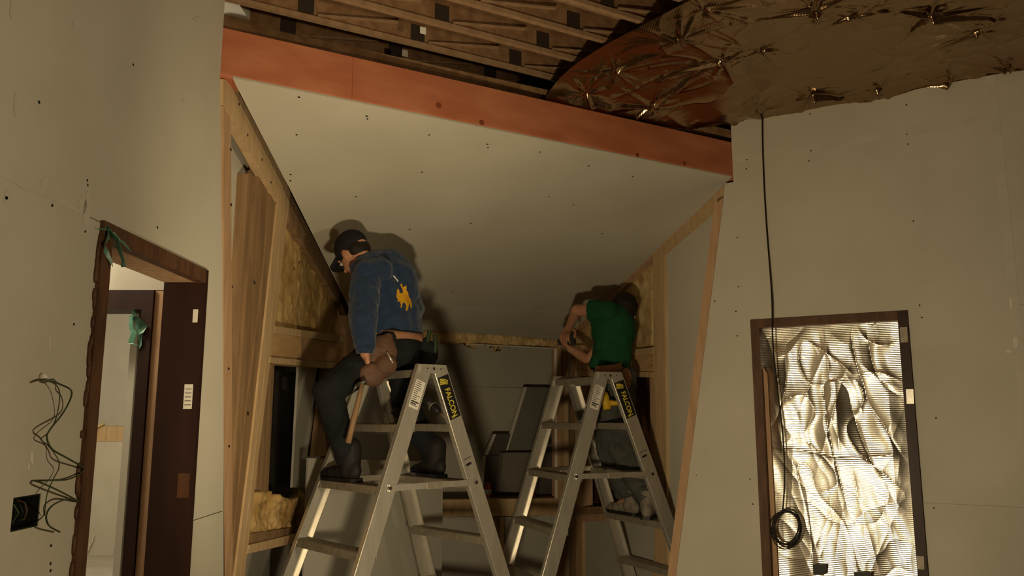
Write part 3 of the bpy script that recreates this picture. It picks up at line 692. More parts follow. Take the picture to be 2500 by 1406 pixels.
rp('plywood_panel', PLY, [(1400, 876), (1594, 864), (1594, 910), (1400, 908)], -.02, .012)
rp('header', PINE, [(1400, 906), (1596, 908), (1596, 921), (1400, 918)], -.003, .12)
rp('jamb', PINE2, [(1586, 920), (1596, 920), (1600, 1240), (1590, 1240)], -.01, .14)
rp('sill_plate', PINED, [(1404, 1238), (1600, 1232), (1602, 1252), (1404, 1256)], .004, .14)
rp('sill_plate', PINE2, [(1404, 1256), (1602, 1252), (1604, 1268), (1404, 1274)], 0, .12)
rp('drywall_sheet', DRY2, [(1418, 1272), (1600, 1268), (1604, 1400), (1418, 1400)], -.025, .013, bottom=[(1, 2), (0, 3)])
for i, (xa, xb, m_) in enumerate(((1361, 1373, PINE2), (1375, 1387, PINE), (1389, 1403, PINED), (1405, 1419, PINE2))):
    rp('corner_post', m_, [(xa, 842), (xb, 842), (xb + 3, 1400), (xa + 3, 1400)], -.004 * (i % 2), .09, bottom=[(1, 2), (0, 3)], pl=off(CP, .01) if i < 2 else BP)
screws(rsw, off(BP, -.02), [(1623, 645), (1623, 672), (1624, 693), (1624, 741), (1590, 868), (1591, 880), (1591, 893), (1628, 985), (1630, 1110)], .004)
batt('insulation_batt', 'yellow fiberglass batt filling the triangle under the right rafter', P(off(BP, -.05), (1593, 632), (1593, 866), (1404, 880), (1404, 812), (1500, 722)), nB, GLASSW, .022, .016, 8.)
# outside sheathing and brown window board behind the right opening
sr = struct('wall_bay_right')
def bq2(t, z, o=0.): return vec(R.x, R.y, 0) + bd * t + vec(0, 0, z) - nB * o
for q in ((0, 0, .62, 2.9), (2.3, 0, 2.6, 2.4), (.62, 2.02, 2.3, 2.6), (.62, 0, 2.3, .9)):
    MB().prism([bq2(q[0], q[1], .2), bq2(q[2], q[1], .2), bq2(q[2], q[3], .2), bq2(q[0], q[3], .2)], -nB * .012).build('osb_sheet', OSB, sr)
MB().prism([bq2(.5, .85, .24), bq2(2.5, .85, .24), bq2(2.5, 2.1, .24), bq2(.5, 2.1, .24)], -nB * .02).build('cover_board', BROWN, sr)

# ---------------------------------------------------------------- centre wall: header, sill, back drywall
cw = thing('stud_wall', 'low pine sill wall and header between the two side walls of the bay', 'stud wall', (c1.x, c1.y, 0))
zs_ = on(1230, 1220, CP).z
DEEP = .72
DP = off(CP, -DEEP)
rp('header', PINE, [(872, 800), (1362, 838), (1362, 850), (872, 816)], -.05, .06, pl=CP, parent=cw)
rp('trim_strip', DRY, [(1150, 839), (1356, 849), (1356, 852), (1150, 842)], .012, .006, pl=CP, parent=cw)
rp('sill_board', PINE, [(872, 1222), (1400, 1216), (1400, 1241), (872, 1246)], .02, .10, pl=CP, parent=cw)
rp('sill_board', PINE, [(872, 1246), (1400, 1241), (1400, 1258), (872, 1264)], .012, .10, pl=CP, parent=cw)
for xa in (1206, 1220):
    rp('stud', PINED if xa == 1206 else PINE, [(xa, 1262), (xa + 11, 1262), (xa + 12, 1400), (xa + 1, 1400)], .004, .08, bottom=[(1, 2), (0, 3)], pl=CP, parent=cw)
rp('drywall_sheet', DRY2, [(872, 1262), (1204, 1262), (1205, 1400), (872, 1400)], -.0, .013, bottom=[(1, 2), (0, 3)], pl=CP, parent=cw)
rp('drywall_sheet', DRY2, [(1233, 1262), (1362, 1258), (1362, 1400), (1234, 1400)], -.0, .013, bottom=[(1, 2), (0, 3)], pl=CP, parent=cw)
rp('jamb', WHITEP, [(1354, 850), (1361, 850), (1362, 1225), (1356, 1225)], -.002, .012, pl=CP, parent=cw)
f0, f1 = on(800, 1222, CP), on(1400, 1218, CP)
MB().prism([vec(f0.x, f0.y, zs_) - nC * .05, vec(f1.x, f1.y, zs_) - nC * .05, vec(f1.x, f1.y, zs_) - nC * (DEEP + .05) + cdir * .5, vec(f0.x, f0.y, zs_) - nC * (DEEP + .05) - cdir * .5], (0, 0, -.03)).build('ledge_board', BROWN, cw)
bw = struct('wall_bay_back')
zq = on(1200, 945, DP).z
for za, zb_ in ((0, zq - .0015), (zq + .0015, 2.6)):
    pa = vec(f0.x, f0.y, 0) - nC * DEEP - cdir * .9; pb = vec(f1.x, f1.y, 0) - nC * DEEP + cdir * .3
    pm = pa + (pb - pa).normalized() * ((on(1289, 880, DP) - pa).dot((pb - pa).normalized()))
    for qa, qb in ((pa, pm - cdir * .0015), (pm + cdir * .0015, pb)):
        MB().prism([qa + vec(0, 0, za), qb + vec(0, 0, za), qb + vec(0, 0, zb_), qa + vec(0, 0, zb_)], -nC * .013).build('drywall_sheet', DRY, bw)
batt('insulation_batt', 'strip of fiberglass bulging out under the lower edge of the sloped ceiling', P(off(CP, -.03), (1000, 803), (1362, 828), (1362, 848), (1290, 842), (1230, 846), (1150, 836), (1000, 832)), nC, GLASSW, .045, .010, 13.)
# sheet of drywall leaning in front of the sill
ka, kb = at(752, 1118, 4.42), at(1082, 1128, 5.32)
kn = vec((kb - ka).y, -(kb - ka).x, 0).normalized()
o = MB().prism([ka, kb, vec(kb.x, kb.y, 0), vec(ka.x, ka.y, 0)], -kn * .013).build('drywall_offcut', DRY2)
tag(o, 'large grey drywall offcut leaning upright behind the left ladder', 'drywall offcut')

# things on the ledge
def leaning(name, label, pix, x_off, m_, th, edge=True):
    pl = off(CP, -x_off); q = P(pl, *pix)
    dz = zs_ + .0 - min(p.z for p in q)
    for p in q:
        if p.z < zs_ + .03: p.z = zs_ + .001
    t = thing(name, label, 'panel', tuple(vec(q[0].x, q[0].y, zs_)))
    MB().prism(q, -nC * th).build('panel_face', m_, t)
    a, b = q[-1], q[0]
    if edge: MB().prism([a - cdir * .022 + nC * .003, a + nC * .003, b + nC * .003, b - cdir * .022 + nC * .003], -nC * .03).build('white_edge', WHITEP, t)
    return t
leaning('leaning_panel', 'tall slanting grey panel with a white edge on the ledge, between the ladders', [(1286, 945), (1345, 946), (1322, 1103), (1238, 1103)], .50, BOXG, .02)
leaning('leaning_panel', 'short slanting dark grey panel left of the tall grey one on the ledge', [(1211, 1060), (1247, 1060), (1232, 1111), (1190, 1111)], .45, BOXD, .02)
leaning('leaning_panel', 'dark box-like panel standing at the left end of the group on the ledge', [(1186, 1113), (1230, 1111), (1218, 1200), (1178, 1200)], .385, BOXD, .03)
leaning('leaning_panel', 'wide grey panel standing below the tall slanting one on the ledge', [(1230, 1105), (1340, 1104), (1322, 1200), (1216, 1200)], .30, BOXG, .06, False)
leaning('leaning_panel', 'dark panel standing beside the white jamb at the right end of the ledge', [(1318, 1105), (1358, 1104), (1358, 1200), (1316, 1200)], .24, BOXD, .04, False)
for i, (x, y) in enumerate(((1192, 1203), (1298, 1218))):
    pl = (vec(0, 0, zs_ + .001), vec(0, 0, 1)); c = on(x, y, off(CP, -.14 if i == 0 else -.065)); c.z = zs_ + .001
    t = thing('drink_can', ('red and white drink can on the ledge by the dark panels', 'red and white drink can at the front of the ledge beside the right ladder')[i], 'can', tuple(c))
    h = .115
    MB().tube([c, c + vec(0, 0, .006), c + vec(0, 0, h - .012), c + vec(0, 0, h)], [.022, .026, .026, .021], 16).build('can_body', CANR, t, True)
    MB().tube([c + vec(0, 0, h), c + vec(0, 0, h + .003)], [.021, .021], 16).build('can_rim', ALU, t)
    MB().tube([c + vec(-.0, -.0, .03), c + vec(0, 0, .07)], [.0263, .0263], 16).build('label_band', CANR if i else CANW, t, True)
    MB().box(c + vec(.004, -.0262, h * .5), (.003, 0, 0), (0, .001, 0), (0, 0, .045)).build('white_stripe', CANW, t)

# ---------------------------------------------------------------- ladders
def text_mesh(txt, size):
    cu = bpy.data.curves.new('t', 'FONT'); cu.body = txt; cu.size = size; cu.align_x = 'CENTER'; cu.align_y = 'CENTER'; cu.extrude = .0003; cu.offset = .0008 if size > .02 else 0
    ob = bpy.data.objects.new('t', cu); COL.objects.link(ob)
    dg = bpy.context.evaluated_depsgraph_get(); me = bpy.data.meshes.new_from_object(ob.evaluated_get(dg))
    bpy.data.objects.remove(ob); return me
def ladder(label, N, Fc, rails, nstep=5, gap=.28):
    N, Fc = Vector(N), Vector(Fc); ax = (Fc - N); ax.z = 0; cl = ax.length; ax.normalize(); sp = vec(ax.y, -ax.x, 0)
    if sp.x < 0: sp = -sp
    zt = N.z
    t = thing('step_ladder', label, 'ladder', tuple(vec((N.x + Fc.x) / 2, (N.y + Fc.y) / 2, 0)))
    R_ = {}
    for key, (pix, base, sgn) in rails.items():
        top = base + sp * (.045 * sgn); top.z = zt
        # rail lies in the vertical plane through base along the spread direction, tilted out 3 cm per m
        out = ax * (-.035 if key[0] == 'n' else .035)
        lo_, hi_ = .1, 1.2
        k = .38
        for _ in range(30):   # solve the slope so that the rail passes the pixel
            z = EYE
            q = lambda kk, dd: top + sp * (sgn * kk * dd) + out * dd - vec(0, 0, dd)
            # choose the depth along the rail that matches the image row
            dd = 1.0
            for _2 in range(12):
                p = q(k, dd); r = ray(*pix); zz = EYE + r.z / r.y * p.y; dd += (p.z - zz)
            p = q(k, dd); r = ray(*pix); xx = r.x / r.y * p.y
            err = (xx - p.x); k += err * sgn / max(dd, .2) / 1.0 * .9 * (1 / max(abs(sp.x), .3))
            k = max(.05, min(k, .7))
        drop = zt - .0
        bot = q(k, drop); bot.z = 0
        R_[key] = (top, bot)
    hw = .0385
    for key, (top, bot) in R_.items():
        dr = (bot - top).normalized(); wv = dr.cross(ax).normalized()   # rail web lies across ax
        sg = -1 if key[0] == 'n' else 1
        m = MB(); th = .0022
        # C-channel: web faces along the ladder's axis, flanges turn inwards
        m.bar(top - dr * .0, bot, wv * hw, ax * th)
        for w2 in (-1, 1):
            inn = -ax * sg
            m.bar(top + wv * w2 * hw + inn * .014, bot + wv * w2 * hw + inn * .014, wv * th, ax * .014)
        m.build('rail', ALU, t)
        mb = MB(); inn = ax * sg * -.013; mb.box(bot + vec(0, 0, .012) + inn, wv * (hw + .006), ax * .02, vec(0, 0, .012)); mb.build('foot', DBLK, t)
    # cap: two riveted end plates, a channel top
    ctr = (R_['nl'][0] + R_['fr'][0]) / 2
    cN = (R_['nl'][0] + R_['nr'][0]) / 2; cF = (R_['fl'][0] + R_['fr'][0]) / 2
    m = MB(); m.bar(cN + vec(0, 0, -.014), cF + vec(0, 0, -.014), sp * .07, vec(0, 0, .0016))
    for s_ in (-1, 1): m.bar(cN + sp * .07 * s_ - vec(0, 0, .032), cF + sp * .07 * s_ - vec(0, 0, .032), sp * .0016, vec(0, 0, .019))
    m.build('top_cap', ALUD, t)
    for c, d_ in ((cN, -1), (cF, 1)):
        pl = [(-.082, -.03), (.082, -.03), (.074, .012), (-.074, .012)]
        o = MB().prism([c + ax * d_ * .004 + sp * a + vec(0, 0, b) for a, b in pl], ax * d_ * .006).build('end_plate', ALU, t)
        for q in (-.062, -.038, -.018, .0, .02, .042, .062):
            r_ = .008 if q == 0 else .0042; cc = c + ax * d_ * .0105 + sp * q + vec(0, 0, -.009)
            MB().prism([cc + (sp * math.cos(j * .785) + vec(0, 0, 1) * math.sin(j * .785)) * r_ for j in range(8)], ax * d_ * .003).build('rivet', STEEL if q in (0, -.038, .042) else ALUD, t)
    # steps
    for side, sg in (('l', -1), ('r', 1)):
        n, f = R_['n' + side], R_['f' + side]
        i = 1
        while zt - gap * i > .12:
            fr = gap * i / zt
            a = n[0] + (n[1] - n[0]) * fr + ax * .004; b = f[0] + (f[1] - f[0]) * fr - ax * .004
            m = MB(); m.bar(a, b, sp * .042, vec(0, 0, .0018))
            for s_ in (-1, 1): m.bar(a + sp * .042 * s_ - vec(0, 0, .017), b + sp * .042 * s_ - vec(0, 0, .017), sp * .0018, vec(0, 0, .018))
            for r2 in range(5): m.bar(a + sp * (-.03 + .015 * r2) + vec(0, 0, .0025), b + sp * (-.03 + .015 * r2) + vec(0, 0, .0025), sp * .002, vec(0, 0, .001))
            m.build('step', ALUD, t); i += 1
    # spreaders
    for e, d_ in (('n', -1), ('f', 1)):
        fr = (gap * 2.02) / zt
        a = R_[e + 'l'][0].lerp(R_[e + 'l'][1], fr) + ax * d_ * .009; b = R_[e + 'r'][0].lerp(R_[e + 'r'][1], fr) + ax * d_ * .009
        mid = (a + b) / 2
        MB().bar(a, mid + sp * .03, ax * .002, vec(0, 0, .0145)).build('spreader', ALU, t)
        MB().bar(mid - sp * .03 - ax * d_ * .005, b - ax * d_ * .005, ax * .002, vec(0, 0, .0145)).build('spreader', ALU, t)
        MB().bar(mid - sp * .045 + ax * d_ * .003, mid + sp * .045 + ax * d_ * .003, ax * .0015, vec(0, 0, .0175)).build('hinge_plate', ALUD, t)
        for c in (a, b):
            MB().prism([c + ax * d_ * .003 + (sp * math.cos(j * .785) + vec(0, 0, 1) * math.sin(j * .785)) * .009 for j in range(8)], ax * d_ * .004).build('rivet', STEEL, t)
    # stickers on the near rails
    def face(key):
        top, bot = R_[key]; dr = (bot - top).normalized(); nx = -ax; wv = nx.cross(dr).normalized()
        nx = dr.cross(wv).normalized()
        if nx.dot(ax) > 0: nx = -nx
        return top, dr, wv, nx
    top, dr, wv, nx = face('nr')
    def quad(d0, d1, w0, w1, lift): return [top + dr * d0 + wv * w0 + nx * lift, top + dr * d0 + wv * w1 + nx * lift, top + dr * d1 + wv * w1 + nx * lift, top + dr * d1 + wv * w0 + nx * lift]
    st = MB().prism(quad(.045, .265, -.034, .034, .003), nx * .0006).build('brand_sticker', BLACKST, t)
    # lettering reads down the rail
    me = text_mesh('FALCON', .043); xa = dr; ya_ = nx.cross(xa).normalized()
    if ya_.x < 0: pass
    M = Matrix((( xa.x * .88, ya_.x, nx.x, 0), (xa.y * .88, ya_.y, nx.y, 0), (xa.z * .88, ya_.z, nx.z, 0), (0, 0, 0, 1)))
    c = top + dr * .183 + nx * .0044 - wv * .0 - ORG[t.name]
    me.transform(M); me.transform(Matrix.Translation(c)); me.materials.clear(); me.materials.append(YEL)
    o = bpy.data.objects.new('lettering', me); COL.objects.link(o); o.parent = st; ORG['x'] = ORG[t.name]
    # wing emblem above the word
    mb = MB()
    for k in range(4):
        pts = []
        for j in range(7):
            s = j / 6; pts.append((.052 + .008 * k + .024 * s - .003 * k * s, -.024 + .046 * s ** .6 - .002 * k))
        lower = [(d_ + .005 * (1 - s_ / 6) + .001, w_ - .003) for s_, (d_, w_) in enumerate(pts)]
        poly = pts + lower[::-1]
        mb.prism([top + dr * d_ + wv * w_ + nx * .0036 for d_, w_ in poly], nx * .0006)
    ob = mb.build('wing_emblem', YEL, st)
    mb = MB(); me2 = [(.245, .0)]
    for k in range(3): mb.prism([top + dr * (.249 + .004 * k) + wv * -.022 + nx * .0036, top + dr * (.249 + .004 * k) + wv * .0 + nx * .0036, top + dr * (.2508 + .004 * k) + wv * .0 + nx * .0036, top + dr * (.2508 + .004 * k) + wv * -.022 + nx * .0036], nx * .0005)
    mb.build('fine_print', YEL, st)
    MB().prism(quad(.50, .512, -.022, .012, .003), nx * .0005).build('small_label', INK, t)
    MB().prism(quad(.475, .478, -.03, .02, .003), nx * .0005).build('small_label', INK, t)
    top, dr, wv, nx = face('nl')
    wl_ = MB().prism(quad(.075, .215, -.028, .028, .003), nx * .0006).build('notice_label', WHITEP, t)
    random.seed(3)
    for k in range(13):
        d0 = .082 + k * .0098; ln = random.uniform(.5, 1); hh = .006 if k in (10, 11) else .0028
        MB().prism(quad(d0, d0 + hh, -.024, -.024 + .046 * ln, .0038), nx * .0004).build('printed_line', INK, wl_)
    return t, R_, ax, sp
Nc = at(1056, 896, 3.95); Fn = at(909, 911, 4.36); Fn.z = Nc.z
LAD1, RL1, AX1, SP1 = ladder('aluminium step ladder under the man in the blue hoodie', Nc, Fn, {
    'nl': ((885, 1403), Nc, -1), 'nr': ((1228, 1403), Nc, 1), 'fl': ((705, 1403), Fn, -1), 'fr': ((1038, 1388), Fn, 1)})
Nc2 = at(1488, 913, 4.72); Fn2 = at(1378, 929, 5.24); Fn2.z = Nc2.z
LAD2, RL2, AX2, SP2 = ladder('aluminium step ladder under the man in the green shirt', Nc2, Fn2, {
    'nl': ((1350, 1370), Nc2, -1), 'nr': ((1677, 1403), Nc2, 1), 'fl': ((1244, 1343), Fn2, -1), 'fr': ((1533, 1403), Fn2, 1)}, gap=.287)
def step_pt(RL, side, i, f, zt, gap=.28):
    n, ff_ = RL['n' + side], RL['f' + side]; fr = gap * i / zt
    return (n[0] + (n[1] - n[0]) * fr).lerp(ff_[0] + (ff_[1] - ff_[0]) * fr, f) + vec(0, 0, .004)

# ---------------------------------------------------------------- people
def blob(name, mb, m_, parent, voxel=.008, it=4, wr_amp=0, wr_scale=14, seed=0, squash=None):
    me = bpy.data.meshes.new('tmp'); me.from_pydata(mb.v, [], mb.f)
    bm = bmesh.new(); bm.from_mesh(me); bmesh.ops.recalc_face_normals(bm, faces=bm.faces); bm.to_mesh(me); bm.free()
    ob = bpy.data.objects.new('tmp', me); COL.objects.link(ob)
    r = ob.modifiers.new('r', 'REMESH'); r.mode = 'VOXEL'; r.voxel_size = voxel
    s = ob.modifiers.new('s', 'SMOOTH'); s.iterations = it; s.factor = .5
    dg = bpy.context.evaluated_depsgraph_get(); m2 = bpy.data.meshes.new_from_object(ob.evaluated_get(dg)); bpy.data.objects.remove(ob)
    if wr_amp:
        n = len(m2.vertices); co = [v.co.copy() for v in m2.vertices]; no = [v.normal.copy() for v in m2.vertices]
        for i, v in enumerate(m2.vertices):
            p = co[i]; q = fbm((p.x * wr_scale + seed, p.y * wr_scale, p.z * wr_scale * 1.5), 3); q2 = noise.noise((p.x * wr_scale * .5, p.y * wr_scale * .5 + seed, p.z * wr_scale * .9))
            v.co = p + no[i] * (wr_amp * (q + .8 * (1 - 2 * abs(q2))) - wr_amp * .3)
    o = ORG.get(parent.name, Vector()) if parent is not None else Vector()
    m2.transform(Matrix.Translation(-o)); m2.materials.clear(); m2.materials.append(m_)
    for p in m2.polygons: p.use_smooth = True
    m2.name = name
    ob = bpy.data.objects.new(name, m2); COL.objects.link(ob)
    if parent is not None: ob.parent = parent; ORG[ob.name] = o
    return ob
def hand(mb, wrist, d, n, size=1.0, curl=.5, thumb=1):
    """palm from wrist along d, palm faces n; fingers curl towards n"""
    d = Vector(d).normalized(); n = (Vector(n) - d * Vector(n).dot(d)).normalized(); s = d.cross(n) * thumb; k = size
    wrist = Vector(wrist)
    for j, (o_, L_) in enumerate(((-.030, .082), (-.010, .086), (.010, .083), (.028, .076))):
        b = wrist + s * o_ * .55 * k; kn = wrist + d * L_ * k + s * o_ * k
        mb.cap(b, kn, .015 * k, .0115 * k, 8)
        dirv = d.copy(); p = kn
        for q, (len_, rr) in enumerate(((.040, .0095), (.026, .0085), (.021, .0075))):
            a = curl * (.7 + .25 * q)
            dirv = (dirv * math.cos(a) + n * math.sin(a)).normalized() if q == 0 else Matrix.Rotation(a, 3, d.cross(n)) @ dirv
            ln = len_ * k * (1, 1.08, 1.0, .82)[j]
            mb.cap(p, p + dirv * ln, rr * k, rr * .9 * k, 8); p = p + dirv * ln
    tb = wrist + d * .022 * k - s * .026 * k
    t1 = tb + (d * .55 - s * .7 + n * .35).normalized() * .042 * k; t2 = t1 + (d * .85 - s * .1 + n * .5).normalized() * .032 * k; t3 = t2 + (d * .8 + s * .2 + n * .6).normalized() * .024 * k
    mb.cap(tb, t1, .0135 * k, .0115 * k, 8); mb.cap(t1, t2, .0105 * k, .0095 * k, 8); mb.cap(t2, t3, .0095 * k, .008 * k, 8)
def head(mb, c, fwd, up, k=1.0):
    f = Vector(fwd).normalized(); u = (Vector(up) - f * Vector(up).dot(f)).normalized(); s = f.cross(u)
    c = Vector(c)
    mb.ell(c + u * .022 * k - f * .012 * k, (f * .096 * k, s * .076 * k, u * .092 * k), 20, 14)      # skull
    mb.ell(c + f * .030 * k - u * .038 * k, (f * .058 * k, s * .058 * k, u * .078 * k), 16, 12)      # face
    mb.ell(c + f * .052 * k - u * .085 * k, (f * .032 * k, s * .036 * k, u * .026 * k), 12, 8)       # chin
    mb.ell(c + f * .078 * k + u * .012 * k, (f * .018 * k, s * .05 * k, u * .012 * k), 12, 8)        # brow
    mb.ell(c + f * .094 * k - u * .024 * k, (f * .018 * k, s * .0125 * k, u * .026 * k), 10, 8)      # nose
    mb.ell(c + f * .108 * k - u * .036 * k, (f * .011 * k, s * .015 * k, u * .010 * k), 10, 8)
    mb.ell(c + f * .080 * k - u * .062 * k, (f * .012 * k, s * .024 * k, u * .0055 * k), 10, 6)      # lips
    mb.ell(c + f * .079 * k - u * .073 * k, (f * .012 * k, s * .021 * k, u * .006 * k), 10, 6)
    for e in (-1, 1):
        mb.ell(c + s * e * .077 * k - u * .018 * k - f * .010 * k, (f * .020 * k, s * .010 * k, u * .033 * k), 10, 8)
    return f, u, s
def eyes(parent, c, f, u, s, k=1.0):
    for e in (-1, 1):
        p = Vector(c) + f * .082 * k + s * e * .031 * k - u * .006 * k
        o = MB().sph(p - f * .002, .010 * k, 10, 8).build('eye', CONC, parent, True)
        MB().sph(p + f * .0065 * k, .0055 * k, 8, 6).build('iris', DBLK, o, True)
def shoe(mb, heel, toe_dir, k=1.0):
    d = Vector(toe_dir); d.z = 0; d.normalize(); s = vec(-d.y, d.x, 0); h = Vector(heel)
    for f, w_, hh in ((0, .036, .05), (.05, .037, .05), (.10, .042, .042), (.155, .047, .036), (.205, .042, .030), (.235, .032, .024)):
        mb.ell(h + d * f * k + vec(0, 0, hh * .95 * k), (d * .05 * k, s * w_ * k, vec(0, 0, hh * k)), 12, 8)
    mb.cap(h + d * .03 * k + vec(0, 0, .05), h + d * .02 * k + vec(0, 0, .135 * k), .046 * k, .046 * k, 12)
def sole(parent, heel, toe_dir, m_, k=1.0):
    d = Vector(toe_dir); d.z = 0; d.normalize(); s = vec(-d.y, d.x, 0); h = Vector(heel); out = []
    for f, w_ in ((-.05, .022), (-.03, .037), (.05, .037), (.15, .049), (.22, .042), (.275, .02)): out.append((f, w_))
    poly = [h + d * f * k + s * w_ * k for f, w_ in out] + [h + d * f * k - s * w_ * k for f, w_ in out[::-1]]
    return MB().prism(poly, vec(0, 0, .018)).build('sole', m_, parent)

# ---- man in the blue hoodie
zt1 = Nc.z
fL = step_pt(RL1, 'l', 2, .62, zt1); fR = step_pt(RL1, 'r', 2, .55, zt1)
pel = at(958, 852, 4.16)
m1 = thing('person', 'man in a blue hoodie, black cap and dark trousers straddling the left ladder, head bent', 'person', (pel.x, pel.y, fL.z))
hdc = at(862, 618, 4.10)
f1v = vec(-.60, .58, -.55); 
shL, shR = at(893, 682, 4.02), at(968, 672, 4.33)
chest = at(930, 705, 4.17); waist = at(948, 795, 4.18); neck = at(893, 648, 4.13)
elb = at(886, 782, 3.93); wri = at(891, 862, 3.93)
elR = at(915, 745, 4.50); wrR = at(915, 722, 4.66)
hipL, hipR = at(925, 862, 4.09), at(985, 862, 4.24)
kneL, ankL = at(800, 955, 3.86), at(838, 1092, fL.y + .02)
ankL = vec(fL.x + .0, fL.y + .01, fL.z + .10)
kneR = at(990, 985, 4.33); ankR = vec(fR.x, fR.y, fR.z + .10)
b = MB()
fv, uv_, sv = head(b, hdc, f1v, vec(-.45, .12, .85), .98)
b.cap(hdc - fv * .03 - uv_ * .05, neck + (chest - neck) * .1, .054, .062)
b.cap(neck, chest, .085, .12); b.cap(shL, shR, .06, .06); b.cap(chest, waist, .115, .11); b.cap(waist, pel, .11, .115)
b.cap(shL, elb, .046, .038); b.cap(elb, wri, .038, .027); b.cap(shR, elR, .046, .038); b.cap(elR, wrR, .036, .027)
hand(b, wri, at(894, 900, 3.95) - wri, vec(.6, .5, 0), 1.0, .55, 1)
hand(b, wrR, vec(-.6, .3, .5), vec(-.3, .9, .3), .98, .6, -1)
b.cap(hipL, kneL, .075, .052); b.cap(kneL, ankL, .05, .036); b.cap(hipR, kneR, .075, .052); b.cap(kneR, ankR, .05, .036)
b.cap(ankL, fL + vec(-.05, .05, .04), .032, .026); b.cap(ankR, fR + vec(-.04, .055, .04), .032, .026)
blob('body', b, SKIN, m1, .0055, 3)
eyes(m1, hdc, fv, uv_, sv)
# hoodie
b = MB()
b.ell(chest * .55 + at(950, 690, 4.2) * .45, ((.175, .05, 0), (-.045, .135, 0), (0, .0, .20)), 20, 14)
b.cap(at(905, 672, 4.1), at(955, 665, 4.27), .085, .085); b.cap(at(965, 690, 4.26), at(985, 760, 4.27), .10, .115)
b.cap(chest, waist, .15, .145); b.cap(at(928, 770, 4.14), at(936, 818, 4.14), .132, .128, flat1=True); b.cap(at(968, 770, 4.22), at(976, 820, 4.22), .13, .126, flat1=True)
b.cap(shL, elb, .078, .072); b.cap(elb, wri + vec(0, 0, .01), .072, .046, flat1=True)
b.cap(shR, elR, .075, .066); b.cap(elR, wrR, .062, .044, flat1=True)
ho = blob('hoodie', b, BLUE, m1, .008, 5, .007, 13, 2.)
b = MB(); b.tube([wri + vec(0, 0, .03), wri + vec(0, 0, -.002)], [.047, .042], 14); b.build('cuff', BLUE, ho, True)
b = MB()   # hood lying on the shoulders
hp = [at(870, 655, 4.02), at(884, 646, 4.02), at(905, 638, 4.07), at(930, 636, 4.15), at(950, 645, 4.20), at(962, 660, 4.22)]
for i in range(len(hp) - 1): b.cap(hp[i], hp[i + 1], (.032, .045, .055, .058, .05, .04)[i], (.045, .055, .058, .05, .04, .04)[i])
b.cap(at(890, 660, 3.98), at(930, 658, 4.05), .055, .065); b.cap(at(925, 648, 4.1), at(952, 662, 4.18), .055, .055)
blob('hood', b, BLUE, m1, .008, 5, .005, 16, 5.)
b = MB()   # ribbed hem
hm = []
hc = (at(928, 806, 4.14) + at(974, 807, 4.22)) / 2
# gold emblem of a bucking horse with rider, printed on the back
EM = [(620, 515), (632, 530), (630, 550), (648, 545), (665, 535), (672, 550), (668, 575), (682, 600), (690, 635), (705, 660), (718, 700), (720, 755), (708, 750), (700, 715), (692, 720), (685, 750), (672, 780), (660, 770), (668, 740), (660, 710), (645, 700), (640, 690), (628, 720), (625, 750), (612, 745), (615, 715), (605, 690), (580, 690), (588, 675), (572, 640), (578, 600), (575, 575), (590, 565), (602, 580), (605, 605), (620, 612), (635, 605), (632, 570), (618, 545), (612, 525)]
def back_print(parent, tgt, pix, m_, name, lift=.004):
    me = tgt.data; o0 = ORG[parent.name]; bmk = bmesh.new()
    vs = [bmk.verts.new(vec(x, -y, 0)) for x, y in pix]; fc = bmk.faces.new(vs)
    bmesh.ops.triangulate(bmk, faces=[fc]); bmesh.ops.subdivide_edges(bmk, edges=bmk.edges, cuts=2, use_grid_fill=True)
    bmesh.ops.triangulate(bmk, faces=bmk.faces)
    from mathutils.bvhtree import BVHTree
    bv = BVHTree.FromPolygons([v.co for v in me.vertices], [p.vertices[:] for p in me.polygons])
    e = Vector((0, 0, EYE)) - o0
    for v in bmk.verts:
        r = ray(v.co.x, -v.co.y); h, n_, _, _ = bv.ray_cast(e, r.normalized())
        v.co = (h + n_ * lift) if h is not None else (e + r * 4.05)
    md = bpy.data.meshes.new(name); bmk.to_mesh(md); bmk.free(); md.materials.append(m_)
    ob = bpy.data.objects.new(name, md); COL.objects.link(ob); ob.parent = tgt; return ob
back_print(m1, ho, [(820 + x / 3.907, 560 + y / 3.907) for x, y in EM], GOLD, 'gold_emblem')
back_print(m1, ho, [(958, 674), (962, 673), (972, 686), (970, 689)], WHITEP, 'pale_print_mark')
# trousers, boots
b = MB()
b.ell((hipL + hipR) / 2 + vec(0, 0, .02), ((.145, .04, 0), (-.04, .125, 0), (0, 0, .12)), 18, 12); b.cap(hipL + vec(.03, .02, .07), hipR + vec(-.02, 0, .07), .105, .105)
b.cap(hipL, kneL, .098, .072); b.cap(kneL, ankL + vec(0, 0, .0), .070, .058, flat1=True); b.cap(hipR, kneR, .1, .075); b.cap(kneR, ankR, .072, .060, flat1=True)
tr_ = blob('trousers', b, BLACKT, m1, .008, 4, .006, 12, 9.)
b = MB(); dL = vec(-.55, .55, 0); dR = vec(-.45, .6, 0)
for nm_, hh, dd in (('boot', fL, dL), ('boot', fR, dR)):
    b = MB(); dn = dd.normalized(); hl = hh - dn * .05 + vec(0, 0, .0); shoe(b, hl + vec(0, 0, .006), dn); b.cap(hl + dn * .03 + vec(0, 0, .06), hl + dn * .03 + vec(0, 0, .16), .052, .056)
    bo_ = blob('boot', b, BOOT, m1, .008, 3); sole(bo_, hl, dn, DBLK)
